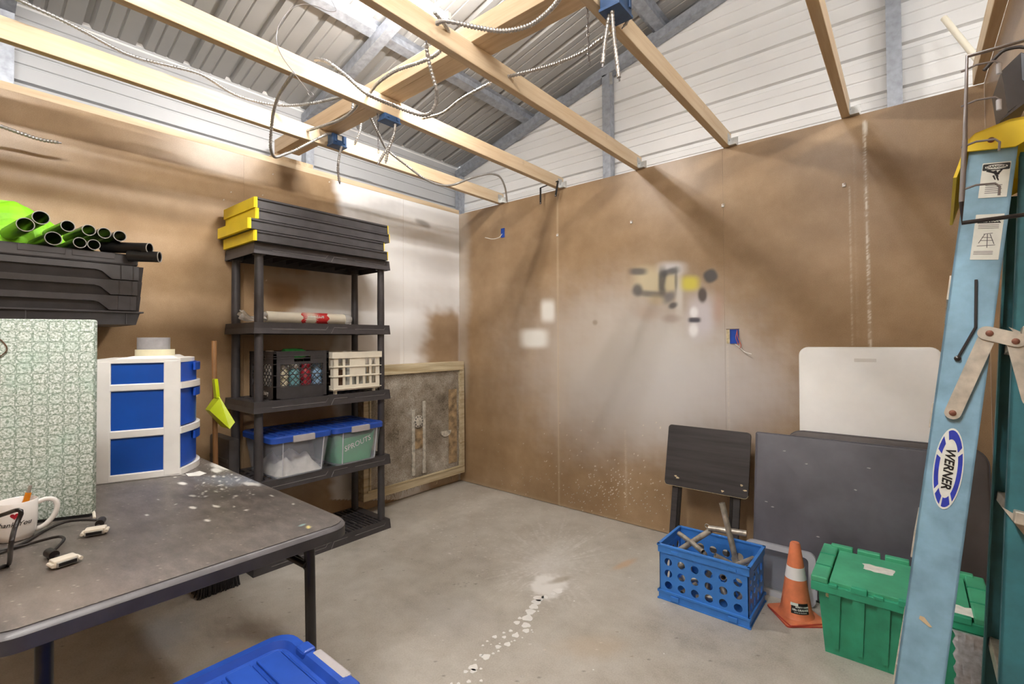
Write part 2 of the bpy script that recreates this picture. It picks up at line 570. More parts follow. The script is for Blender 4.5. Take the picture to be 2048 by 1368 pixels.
def text_obj(name, s, size, M, mat, parent=None, align='CENTER', fn=None, extr=0.0004, shear=0.0, bold=0.0):
    cu = bpy.data.curves.new(name, 'FONT')
    cu.body = s
    cu.size = size
    cu.align_x = align
    cu.align_y = 'CENTER'
    cu.extrude = extr
    cu.shear = shear
    cu.offset = bold
    cu.resolution_u = 2
    tmp = bpy.data.objects.new(name+'_tmp', cu)
    COL.objects.link(tmp)
    dg = bpy.context.evaluated_depsgraph_get()
    me = bpy.data.meshes.new_from_object(tmp.evaluated_get(dg))
    bpy.data.objects.remove(tmp, do_unlink=True)
    me.name = name
    for v in me.vertices:
        v.co = M @ (fn(v.co) if fn else v.co)
    me.materials.clear()
    me.materials.append(MAT[mat])
    o = bpy.data.objects.new(name, me)
    COL.objects.link(o)
    if parent is not None:
        o.parent = parent
    return o

# ------------------------------------------------------------------ stains kept on the surfaces
def lin(rgb):
    return np.array(srgb(*rgb)[:3])
def sstep(a, b, x):
    t = np.clip((x-a)/(b-a), 0, 1)
    return t*t*(3-2*t)
_ph = rng.uniform(0, 6.28, (24,))
def wob(x, y, s=1.0):
    """cheap smooth noise, -1..1"""
    v = np.zeros_like(x)
    for i in range(8):
        k = (0.6+0.55*i)/s
        v = v+np.sin(x*k*math.cos(i*2.1)+y*k*math.sin(i*2.1)+_ph[i])*np.cos(y*k*0.8*math.cos(i*1.3)-x*k*0.7*math.sin(i*1.7)+_ph[i+8])/(1+0.25*i)
    return v/3.0
class Paint:
    def __init__(self, P):
        self.P = P
        self.x, self.y = proj_np(P)
        self.c = np.zeros((len(P), 3))
        self.a = np.zeros(len(P))
    def over(self, col, a):
        a = np.clip(a, 0, 1)
        na = a+self.a*(1-a)
        s = np.maximum(na, 1e-6)
        self.c = (lin(col)[None]*a[:, None]+self.c*(self.a*(1-a))[:, None])/s[:, None]
        self.a = na
    def blob(self, cx, cy, rx, ry, col, st=1.0, soft=0.5, pw=2.0, wb=0.0, ang=0.0):
        dx, dy = self.x-cx, self.y-cy
        if ang:
            c, s = math.cos(ang), math.sin(ang)
            dx, dy = dx*c+dy*s, -dx*s+dy*c
        d = (np.abs(dx/rx)**pw+np.abs(dy/ry)**pw)**(1/pw)
        if wb:
            d = d+wb*wob(self.x*0.09, self.y*0.09)
        self.over(col, st*(1-sstep(1-soft, 1+soft, d)))
    def speck(self, mask, prob, col, st=0.9):
        m = (rng.random(len(self.P)) < prob) & mask
        self.over(col, np.where(m, st, 0.0))
    def store(self, me):
        at = me.attributes.new('paint', 'FLOAT_COLOR', 'POINT')
        n = len(me.vertices)
        buf = np.zeros((n, 4), np.float32)
        buf[:len(self.P), :3] = self.c
        buf[:len(self.P), 3] = self.a
        at.data.foreach_set('color', buf.ravel())

def grid_panel(name, o, eu, ev, nrm, w, h, thick, step, mat, parent, painter=None):
    """sheet whose face is a fine grid; o is the lower corner of the face"""
    nu, nv = max(2, int(w/step)+1), max(2, int(h/step)+1)
    o, eu, ev, nrm = (np.array(q, float) for q in (o, eu, ev, nrm))
    uu, vv = np.meshgrid(np.linspace(0, w, nu), np.linspace(0, h, nv))
    uu, vv = uu.ravel(), vv.ravel()
    P = o+uu[:, None]*eu+vv[:, None]*ev
    i, j = np.meshgrid(np.arange(nu-1), np.arange(nv-1))
    a = (j*nu+i).ravel()
    F = np.stack([a, a+1, a+nu+1, a+nu], 1)
    n0 = len(P)
    B = np.array([o, o+w*eu, o+w*eu+h*ev, o+h*ev])
    V = np.vstack([P, B, B-nrm*thick])
    side = [(n0+k, n0+4+k, n0+4+(k+1) % 4, n0+(k+1) % 4) for k in range(4)]+[(n0+7, n0+6, n0+5, n0+4)]
    me = bpy.data.meshes.new(name)
    me.from_pydata(V.tolist(), [], F.tolist()+side)
    me.materials.append(MAT[mat])
    if painter:
        pt = Paint(P)
        painter(pt)
        pt.store(me)
    ob = bpy.data.objects.new(name, me)
    COL.objects.link(ob)
    ob.parent = parent
    return ob

# ================================================================== SETTING
H = 2.44
XR = 3.456
# ---- floor
def floor_paint(p):
    x, y = p.x, p.y
    d = np.hypot((x-1100)/1.25, (y-1128))
    th = np.arctan2(y-1128, (x-1100)/1.25)
    ri = rng.random
    tt = np.linspace(-PI, PI, 400)
    s1 = np.interp(th, tt, ri(400)**1.5)
    reach = np.interp(th, tt, 30+75*ri(400))
    start = np.interp(th, tt, 85*ri(400))
    haze = np.exp(-(d/46.0)**1.7)
    p.over((232, 230, 228), 0.72*haze*(0.6+0.4*s1)*(0.75+0.25*wob(x*.15, y*.15)))
    fade = (1-sstep(reach*0.7, reach*1.25+20, d))*sstep(start*0.6, start*0.6+14, d)
    p.over((230, 228, 224), 0.42*fade*np.clip(s1*1.5-0.2, 0, 1)*sstep(-.35, .25, wob(x*.5, y*.5)))
    p.over((236, 235, 232), 0.9*(1-sstep(0.7, 1.25, np.hypot((x-1096)/34, (y-1172)/24)+0.35*wob(x*.2, y*.2))))
    p.blob(1120, 1160, 24, 5, (150, 138, 116), 0.65, 0.6, 2, 0.5, -0.25)
    p.blob(1250, 1128, 22, 5, (204, 152, 88), 0.45, 0.7, 2, 0.4, -0.4)
    p.blob(1190, 1295, 60, 22, (190, 164, 130), 0.3, 0.8, 2, 0.4)
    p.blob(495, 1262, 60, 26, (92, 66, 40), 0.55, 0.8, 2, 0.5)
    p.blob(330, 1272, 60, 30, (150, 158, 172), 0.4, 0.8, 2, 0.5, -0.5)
    p.blob(480, 1290, 30, 14, (200, 186, 170), 0.5, 0.6, 2, 0.6)
    p.blob(905, 1230, 70, 40, (150, 148, 148), 0.28, 0.8, 2, 0.4)
    p.speck(np.hypot(x-930, y-1120) < 55, 0.05, (96, 86, 72), 0.6)
    p.speck(np.hypot((x-1010)/2.2, y-1050) < 80, 0.012, (230, 226, 220), 0.6)
    p.speck(y > 960, 0.0015, (228, 224, 216), 0.7)
    p.speck(y > 960, 0.0015, (92, 82, 68), 0.6)
def build_floor():
    root = struct('floor')
    xs = np.concatenate([np.linspace(0, XR, 400), np.linspace(XR+.1, 8.0, 20)])
    xs = np.concatenate([[-0.14], xs])
    ys = np.concatenate([np.linspace(-7, -3.4, 20), np.linspace(-3.39, 0, 400), [0.14]])
    X, Y = np.meshgrid(xs, ys)
    P = np.stack([X.ravel(), Y.ravel(), np.zeros(X.size)], 1)
    nx, ny = len(xs), len(ys)
    i, j = np.meshgrid(np.arange(nx-1), np.arange(ny-1))
    a = (j*nx+i).ravel()
    F = np.stack([a, a+1, a+nx+1, a+nx], 1).tolist()
    n0 = len(P)
    c = [(xs[0], ys[0]), (xs[-1], ys[0]), (xs[-1], ys[-1]), (xs[0], ys[-1])]
    V = P.tolist()+[(q[0], q[1], 0.0) for q in c]+[(q[0], q[1], -0.12) for q in c]
    F += [(n0+k, n0+(k+1) % 4, n0+4+(k+1) % 4, n0+4+k) for k in range(4)]+[(n0+7, n0+6, n0+5, n0+4)]
    me = bpy.data.meshes.new('slab')
    me.from_pydata(V, [], F)
    me.materials.append(MAT['concrete'])
    pt = Paint(P)
    floor_paint(pt)
    pt.store(me)
    ob = bpy.data.objects.new('slab', me)
    COL.objects.link(ob)
    ob.parent = root
    # dried drops of white paint, each a thin disc, joined as one spill
    m = MB()
    zx = lambda q: 880+q/3.054
    zy = lambda q: 920+q/3.054
    def drop(px, py, rx):
        c = on(px, py, 2, 0.0)
        e = on(px+rx, py, 2, 0.0)
        r = (e-c).length
        k = 14
        ph = random.uniform(0, 6)
        ring = []
        for i_ in range(k):
            an = 2*PI*i_/k
            q = r*(1+0.14*math.sin(an*3+ph)+0.08*math.sin(an*5+ph*2))
            ring.append((c.x+q*math.cos(an), c.y+q*math.sin(an)))
        m.prism(ring, 0.0002, 0.0012)
    for a_, b_, r_ in [(535, 966, 33), (487, 967, 12), (470, 994, 19), (525, 1010, 27), (526, 1044, 21), (462, 1072, 22), (432, 1044, 12),
                       (392, 1083, 13), (390, 1056, 9), (334, 1081, 15), (289, 1108, 8), (262, 1134, 8), (412, 1126, 20), (355, 1142, 18),
                       (325, 1183, 9), (357, 1168, 8), (280, 1203, 27), (250, 1194, 12), (217, 1222, 7), (204, 1268, 29), (203, 1290, 20),
                       (250, 1276, 9), (157, 1294, 14), (251, 1349, 10), (176, 1354, 14), (113, 1366, 10), (70, 1366, 8), (552, 928, 30),
                       (572, 897, 28), (590, 868, 30), (604, 845, 32), (560, 1040, 6), (566, 1052, 5), (503, 1086, 5), (437, 1110, 6),
                       (456, 1104, 7), (470, 1056, 6), (311, 1127, 5), (365, 1122, 6), (720, 800, 30), (690, 818, 16), (640, 838, 20),
                       (820, 862, 5), (600, 925, 6), (1368, 1184, 4), (937, 1282, 5)]:
        drop(zx(a_), zy(b_), r_/3.054)
    o = m.build('paint_spill', 'paint_white', root)
    o['kind'] = 'stuff'
    return root
build_floor()

# ---- hardboard walls
def back_paint(p):
    x, y = p.x, p.y
    g = (200, 194, 188)
    p.blob(1290, 730, 210, 140, g, 0.85, 0.8, 2, 0.12)
    p.blob(1300, 740, 130, 120, (226, 223, 219), 0.8, 0.85, 2, 0.1)
    p.blob(1400, 780, 170, 85, (210, 208, 210), 0.6, 0.85, 2, 0.15)
    p.blob(1200, 820, 90, 90, (190, 180, 172), 0.4, 0.8, 2, 0.25)
    p.blob(1120, 760, 16, 120, (196, 180, 164), 0.35, 0.9)
    p.blob(1180, 690, 100, 60, (186, 172, 156), 0.4, 0.9)
    p.blob(1490, 800, 70, 60, (196, 190, 188), 0.35, 0.9)
    p.blob(1310, 560, 60, 46, (188, 168, 140), 0.35, 0.8)
    p.blob(922, 560, 14, 150, (206, 200, 192), 0.7, 0.9, 2, 0.3)
    p.blob(924, 740, 10, 60, (196, 186, 172), 0.5, 0.9)
    p.blob(1096, 622, 13, 21, (236, 234, 228), 0.95, 0.45, 4)
    p.blob(1069, 677, 26, 18, (238, 236, 230), 0.95, 0.4, 4)
    p.blob(1300, 562, 30, 26, (214, 204, 172), 0.8, 0.5, 3)
    p.blob(1344, 537, 24, 12, (222, 222, 226), 0.85, 0.6, 3)
    p.blob(1358, 585, 7, 40, (224, 222, 216), 0.75, 0.7, 3)
    p.blob(1276, 543, 17, 7, (92, 90, 92), 0.85, 0.5, 3)
    p.blob(1275, 580, 10, 12, (92, 92, 96), 0.85, 0.5)
    p.blob(1302, 588, 30, 6, (110, 108, 108), 0.8, 0.6, 3, 0, 0.1)
    p.blob(1325, 563, 8, 27, (92, 92, 94), 0.85, 0.45, 3)
    p.blob(1340, 544, 18, 7, (88, 88, 90), 0.85, 0.5, 3, 0, -0.3)
    p.blob(1342, 566, 11, 16, (216, 206, 170), 0.9, 0.4, 3, 0, 0.2)
    p.blob(1352, 560, 3, 22, (112, 110, 106), 0.7, 0.6)
    p.blob(1338, 595, 14, 9, (120, 120, 124), 0.75, 0.6, 2, 0, -0.7)
    p.blob(1346, 611, 9, 6, (84, 84, 88), 0.85, 0.5, 2, 0, -0.4)
    p.blob(1312, 600, 14, 10, (206, 188, 150), 0.5, 0.7)
    p.blob(1343, 637, 17, 8, (168, 148, 138), 0.6, 0.6)
    p.blob(1295, 625, 24, 14, (186, 160, 140), 0.4, 0.7)
    p.blob(1380, 567, 17, 14, (224, 214, 88), 0.9, 0.55, 3)
    p.blob(1421, 552, 14, 13, (82, 82, 84), 0.95, 0.3, 2.6, 0, -0.5)
    p.blob(1402, 634, 24, 40, (216, 212, 220), 0.75, 0.6, 3)
    p.blob(1436, 620, 9, 30, (188, 140, 130), 0.35, 0.9)
    p.blob(1388, 625, 8, 11, (248, 248, 250), 0.95, 0.5)
    p.blob(1387, 660, 9, 13, (248, 248, 250), 0.95, 0.5)
    p.blob(1405, 590, 9, 15, (92, 84, 82), 0.95, 0.35)
    p.blob(1389, 640, 12, 5, (84, 82, 92), 0.95, 0.35, 4)
    p.blob(1190, 645, 5, 5, (140, 118, 90), 0.6, 0.5)
    # run of dried drips and thin streaks
    n = rng.random(len(x))
    dr = np.exp(-((x-1728-(y-240)*0.028)/2.6)**2)
    p.over((240, 236, 224), np.where((y > 238) & (y < 700), dr*np.where(n < 0.5, 0.85, 0.2)*(0.5+0.5*sstep(-.4, .2, wob(x*0+1, y*.12)))*sstep(236, 250, y), 0))
    for cx, y0, y1, s in ((1699, 372, 692, .3), (1708, 290, 700, .1), (1250, 860, 1010, .25), (1455, 690, 860, .3)):
        d2 = np.exp(-((x-cx-(y-y0)*0.02)/2.0)**2)
        p.over((236, 226, 206), np.where((y > y0) & (y < y1), d2*s*np.where(n < 0.5, 1, .35), 0))
    p.blob(1730, 255, 4, 12, (244, 240, 230), 0.8, 0.6, 2, 0.4)
    k = np.exp(-(np.hypot((x-1215)/70.0, (y-985)/38.0))**2)
    p.speck((rng.random(len(x)) < k), 0.07, (246, 242, 230), 0.95)
    p.speck((y > 840) & (x > 950) & (x < 1345), 0.002, (240, 232, 214), 0.85)
    p.speck((y > 900) & (x > 1000) & (x < 1345), 0.005, (240, 232, 214), 0.85)
    p.over((224, 206, 176), 0.35*np.exp(-((x-1114.5-(y-380)*.006)/1.6)**2))
    p.over((214, 196, 170), 0.25*(1-sstep(0, 10, np.abs(y-1012-(x-1117)*.262))))
wb = struct('wall_back')
for a_, b_ in ((0.0, 1.09), (1.09, 2.31), (2.31, XR)):
    grid_panel('hardboard_sheet', (a_+.0004, 0, 0.004), (1, 0, 0), (0, 0, 1), (0, -1, 0), b_-a_-.0008, H-.006, 0.009, 0.007, 'hardboard', wb, back_paint)
m = MB()
m.box(0, XR, 0.0095, 0.0985, 2.40, 2.4375)
m.build('top_plate', 'lumber_x', wb)
for i_ in range(7):
    x_ = min(0.02+i_*0.61, XR-.04)
    MB().box(x_, x_+.038, .0095, .0985, 0.038, 2.40).build('stud', 'lumber_y', wb)
MB().box(0, XR, 0.0095, 0.0985, 0, .038).build('bottom_plate', 'lumber_x', wb)

def left_paint(p):
    x, y = p.x, p.y
    W_ = (240, 240, 241)
    # white sheet of paint on the two sheets next to the corner
    edge = 667+10*wob(y*.08, y*.05)+6*np.sin((y-365)*.03)
    a = sstep(-9, 12, x-edge)
    low = 700+0*x
    a = a*(1-sstep(640, 800, y)*np.where(x < 800, 0.35, 0.0))
    # bare brown patch low in the corner, irregular edge
    bare = sstep(-16, 22, (x-846)+14*wob(x*.06, y*.06))*sstep(-14, 20, (y-618)+16*wob(x*.07+3, y*.05))*(1-sstep(914, 920, x)*.4)
    a = a*(1-0.95*bare)
    p.over(W_, a*np.where(y < 1000, 1, 0))
    p.over(W_, np.where(x > 640, 1, 0)*0)
    p.blob(836, 660, 16, 34, (232, 231, 230), 0.8, 0.6, 2, 0.4)
    p.blob(750, 420, 50, 16, (190, 188, 188), 0.5, 0.8, 2, 0.6)
    p.blob(848, 448, 14, 5, (128, 126, 124), 0.7, 0.6, 2, 0.4, 0.5)
    p.blob(860, 470, 50, 8, (190, 176, 158), 0.3, 0.9, 2, 0.4)
    p.blob(870, 540, 40, 60, (208, 206, 206), 0.4, 0.9, 2, 0.6)
    # smudges behind the shelving
    p.blob(590, 560, 62, 16, (196, 186, 174), 0.6, 0.8, 2, 0.4)
    p.blob(655, 580, 40, 60, (196, 188, 178), 0.75, 0.7, 2, 0.5)
    p.blob(655, 625, 50, 26, (214, 212, 208), 0.8, 0.5, 3, 0.2)
    p.blob(600, 630, 30, 12, (206, 200, 194), 0.6, 0.7, 2, 0.4)
    p.blob(530, 575, 14, 40, (190, 174, 152), 0.5, 0.9, 2, 0.3)
    p.blob(560, 590, 34, 26, (150, 114, 76), 0.6, 0.6, 2, 0.2)
    p.blob(655, 690, 60, 50, (168, 154, 138), 0.5, 0.8, 2, 0.3)
    p.speck((x > 0) & (x < 660), 0.0004, (240, 236, 226), 0.9)
wl = struct('wall_left')
ys_ = [0.0, -0.632, -1.852, -3.072, -4.292]
for k in range(4):
    grid_panel('hardboard_sheet', (0, ys_[k+1]+.0004, 0.004), (0, 1, 0), (0, 0, 1), (1, 0, 0), ys_[k]-ys_[k+1]-.0008, H-.006, 0.009, 0.008 if k < 3 else .05, 'hardboard', wl, left_paint)
MB().box(-0.098, 0.001, -4.3, 0.0, 2.4375, 2.4755, b=.002).build('top_plate', 'lumber_y', wl)
for i_ in range(8):
    y_ = -0.04-i_*0.61
    MB().box(-.098, -.0095, y_-.038, y_, .038, 2.4375).build('stud', 'lumber_y', wl)
MB().box(-.098, -.0095, -4.3, 0, 0, .038).build('bottom_plate', 'lumber_y', wl)
wr = struct('wall_right')
def no_paint(p):
    pass
for k in range(4):
    a_, b_ = -1.22*k, -1.22*(k+1)
    grid_panel('hardboard_sheet', (XR, b_+.001, 0.004), (0, 1, 0), (0, 0, 1), (-1, 0, 0), 1.218, H-.006, 0.009, 0.05, 'hardboard', wr, no_paint)
for i_ in range(9):
    y_ = -0.0-i_*0.61
    MB().box(XR+.0095, XR+.098, y_-.038, y_, .0, 2.4375).build('stud', 'lumber_y', wr)

# the same hardboard closes the room behind the viewpoint
wq = struct('wall_entry')
for k in range(3):
    grid_panel('hardboard_sheet', (.0+1.152*k+.0005, -4.31, 0.004), (1, 0, 0), (0, 0, 1), (0, 1, 0), 1.151, H-.006, 0.009, 0.1, 'hardboard', wq, no_paint)

# ---- metal building shell: ribbed sheets
def rib_profile(length, pitch=0.229, off=0.06):
    pts = [(0.0, 0.0)]
    k = 0
    while True:
        c = off+k*pitch
        if c+pitch > length+0.2:
            break
        for du, dv in ((-.027, 0), (-.013, .024), (.010, .024), (.016, 0), (.088, 0), (.092, .006), (.098, .006), (.102, 0), (.150, 0), (.154, .006), (.160, .006), (.164, 0)):
            u_ = c+du
            if pts[-1][0] < u_ < length:
                pts.append((u_, dv))
        k += 1
    pts.append((length, pts[-1][1]*0))
    return pts
def ribbed_sheet(name, o, eu, ev, nrm, w_, l_, mat, parent, off, cut=None):
    o, eu, ev, nrm = (Vector(q) for q in (o, eu, ev, nrm))
    pr = rib_profile(w_, off=off)
    m = MB()
    vs, n = [], len(pr)
    for s, t in ((0, 0), (1, 0), (1, .0012), (0, .0012)):
        for u_, v_ in pr:
            ll = l_ if cut is None else cut(u_)
            vs.append(o+eu*u_+ev*(ll*s)+nrm*(v_+t))
    fs = []
    for i in range(n-1):
        fs.append((i, i+1, n+i+1, n+i))
        fs.append((2*n+i, 2*n+i+1, 3*n+i+1, 3*n+i))
    fs += [tuple([0, n, 2*n, 3*n]), tuple([n-1, 4*n-1, 3*n-1, 2*n-1])]
    m.add(vs, fs)
    return m.build(name, mat, parent, normals=False)
YB, XL, YF, XE, RID = 0.185, -0.175, -7.0, 8.0, 3.93
SL = 0.25
ROOF0 = 3.0                                        # underside of the roof sheets at x = 0
zroof = lambda x: ROOF0+SL*x if x <= RID else ROOF0+SL*RID-SL*(x-RID)
ceil = struct('ceiling')
lu = math.sqrt(1+SL*SL)
sheet = 0.916
ny = int(math.ceil((YB-YF+.1)/sheet))
for k in range(ny):
    y1 = YB+.05-k*sheet
    ribbed_sheet('roof_sheet', (XL-.1, y1, zroof(XL-.1)), (0, -1, 0), (1/lu, 0, SL/lu), (-SL/lu, 0, 1/lu), sheet, (RID-XL+.1)*lu, 'roofing', ceil, 0.06)
    ribbed_sheet('roof_sheet', (RID, y1, zroof(RID)), (0, -1, 0), (1/lu, 0, -SL/lu), (SL/lu, 0, 1/lu), sheet, (XE-RID+.1)*lu, 'roofing', ceil, 0.06)
wg = struct('wall_gable')
for k in range(5):
    z0 = 0.02+k*sheet-0.02
    if k < 3:
        ribbed_sheet('siding_sheet', (XL, YB, z0), (0, 0, 1), (1, 0, 0), (0, 1, 0), sheet, XE-XL, 'siding', wg, 0.07)
    else:
        # upper sheets are cut along the roof line
        for half in (0, 1):
            pr_o = (RID, YB, z0)
            d = -1 if half == 0 else 1
            ribbed_sheet('siding_sheet', pr_o, (0, 0, 1), (d, 0, 0), (0, 1, 0), sheet, 1.0, 'siding', wg, 0.07,
                         cut=lambda u_, z0=z0: max(0.0, min(RID-XL, (ROOF0+SL*RID-(z0+u_))/SL)))
we = struct('wall_eave')
for k in range(4):
    z0 = k*sheet
    hh = min(sheet, 2.96-z0)
    if hh > 0.05:
        ribbed_sheet('siding_sheet', (XL, YF, z0), (0, 0, 1), (0, 1, 0), (-1, 0, 0), hh, YB-YF, 'siding_dimmed', we, 0.035)
        ribbed_sheet('siding_sheet', (XE, YF, z0), (0, 0, 1), (0, 1, 0), (1, 0, 0), hh, YB-YF, 'siding', we, 0.035)
MB().box(XL-.05, XL-.002, YF, YB+.05, 2.9, 2.99).build('eave_closure', 'siding', we)
MB().box(XE+.002, XE+.05, YF, YB+.05, 2.9, 2.99).build('eave_closure', 'siding', we)

wf = struct('wall_front')
for k in range(3):
    ribbed_sheet('siding_sheet', (XL, YF, k*sheet), (0, 0, 1), (1, 0, 0), (0, -1, 0), sheet, XE-XL, 'siding', wf, 0.07)
for k in (3, 4):
    for d in (-1, 1):
        ribbed_sheet('siding_sheet', (RID, YF, k*sheet), (0, 0, 1), (d, 0, 0), (0, -1, 0), sheet, 1.0, 'siding', wf, 0.07,
                     cut=lambda u_, z0=k*sheet: max(0.0, min(RID-XL, (ROOF0+SL*RID-(z0+u_))/SL)))

# ---- steel frame
def steel_rafter(y, label):
    r = thing('steel_rafter', label, 'rafter')
    for d in (-1, 1):
        x0, x1 = (XL+.01, RID) if d < 0 else (RID, XE-.01)
        a, b = zroof(x0), zroof(x1)
        m = MB()
        m.hexa([(x0, y-.032, a-.115), (x1, y-.032, b-.115), (x1, y+.032, b-.115), (x0, y+.032, a-.115),
                (x0, y-.032, a-.05), (x1, y-.032, b-.05), (x1, y+.032, b-.05), (x0, y+.032, a-.05)])
        m.build('rafter_tube', 'steel', r)
    x_ = XL+.04
    MB().box(x_-.03, x_+.03, y-.03, y+.03, 0, zroof(x_)-.11).build('column', 'steel', r)
    return r
gable_frame = steel_rafter(0.142, 'galvanized steel gable frame, rafter and posts against the white siding')
steel_rafter(-1.37, 'galvanized steel rafter passing over the doubled timber strongback')
steel_rafter(-2.87, 'galvanized steel rafter next after the one over the strongback')
for x_, lab in ((0.70, 'lower galvanized hat purlin under the roof sheets'), (1.87, 'galvanized hat purlin under the roof sheets next above the lower one'),
                (3.05, 'upper galvanized hat purlin near the roof ridge')):
    t = thing('roof_purlin', lab, 'purlin', (x_, 0, zroof(x_)-.004))
    c, s = 1/lu, SL/lu
    prof = [(-.062, 0), (-.034, 0), (-.030, -.046), (.030, -.046), (.034, 0), (.062, 0), (.062, -.002), (.036, -.002), (.032, -.048), (-.032, -.048), (-.036, -.002), (-.062, -.002)]
    m = MB()
    rings = [[(u_*c-v_*s, yy, u_*s+v_*c) for u_, v_ in prof] for yy in (YB-.02, YF+.05)]
    m.loft(rings)
    m.build('channel', 'steel', t)
for x_ in (1.46, 3.135):
    p_ = MB().box(x_-.032, x_+.032, .11, .174, 0, zroof(x_)-.11).build('gable_post', 'steel', gable_frame)
    MB().box(x_+.032, x_+.055, .108, .112, zroof(x_)-.2, zroof(x_)-.11).build('clip', 'zinc', p_)

# ================================================================== CEILING TIMBER
JX = [0.50, 1.11, 1.755, 2.335, 2.932]
jl = ['lumber ceiling joist nearest the left wall, a blue junction box on its face',
      'lumber ceiling joist second from the left wall, black bracket at its end',
      'lumber ceiling joist third from the left wall, beside the lamp',
      'lumber ceiling joist fourth from the left wall, carrying the largest blue box',
      'lumber ceiling joist fifth from the left wall, without any conduit',
      'lumber ceiling joist lying on top of the right wall']
for i_, x_ in enumerate(JX+[XR-.019]):
    t = thing('ceiling_joist', jl[i_], 'joist', (x_, 0, H))
    y1 = 0.03 if i_ < 5 else -0.001
    MB().box(-.019, .019, -4.3, y1, 0, .089, b=.0025).build('beam', 'lumber_y', t)
    if i_ < 5:
        m = MB()
        m.box(.019, .0205, -.045, .012, .0, .07)
        m.box(.0205, .065, .002, .0035, -.002, .05)
        m.box(.0205, .06, -.03, .03, -.0022, -.0005)
        m.build('joist_hanger', 'zinc', t)
        m = MB()
        m.rod((.0205, -.02, .03), (.0235, -.02, .03), .004, 8)
        m.build('nail', 'steel', t)
t = thing('strongback', 'L-shaped timber strongback lying across the tops of the joists', 'beam', (0, -1.64, H+.0885))
MB().box(-.06, 3.42, 0, .038, 0, .089, b=.002).build('upright_board', 'lumber_x', t)
MB().box(.02, 3.42, .0385, .1275, 0, .038, b=.002).build('flat_board', 'lumber_x', t)
t = thing('wood_block', 'short lumber block on the left wall plate under the strongback end', 'block', (-.05, -1.62, 2.475))
MB().box(-.045, .045, -.05, .22, 0.0003, .03, b=.002).build('block', 'lumber_x', t)
MB().box(-.02, .02, -.018, .02, .03, .0537, b=.001).build('spacer', 'lumber_x', t)

# ================================================================== LAMPS
def shop_or_fill_lamp(loc, rz, label, length=0.62, tube='tube_fill'):
    t = thing('shop_or_fill_light', label, 'lamp', loc, rz)
    m = MB()
    m.taper(-.025, .025, -length/2, length/2, 0.0, -.018, .018, -length/2, length/2, .035)
    m.build('housing', 'white', t)
    for s in (-1, 1):
        MB().rod((s*.045, -length/2+.02, -.012), (s*.045, length/2-.02, -.012), .0155, 12).build('tube', tube, t, 50)
        MB().box(-.065, .065, s*length/2-.012, s*length/2+.012, -.03, .01, b=.003).build('end_cap', 'white', t)
        top = zroof(loc[0])-loc[2]-.01
        MB().rod((0, s*length*.38, .03), (0, s*length*.38, max(.1, top)), .0025, 6).build('hanging_wire', 'wire', t)
    return t
shop_or_fill_lamp((1.31, -1.56, 2.96), 0.0, 'lit shop light hanging between the joists and the roof by the strongback', .34, tube='tube')
shop_or_fill_lamp((2.63, -3.25, 3.1), 0.0, 'added fill light hanging over the aisle in front of the shelves', 1.2)  # unseen lamp, added to even out light on floor and back wall
shop_or_fill_lamp((5.4, -2.2, 3.2), 0.0, 'added fill light hanging in the bay beyond the right wall', 1.2)  # added out of view to brighten the gable siding and roof
shop_or_fill_lamp((4.9, -5.2, 3.2), PI/2, 'added fill light hanging near the front of the building', 1.2)  # another unseen lamp, added as fill from the front

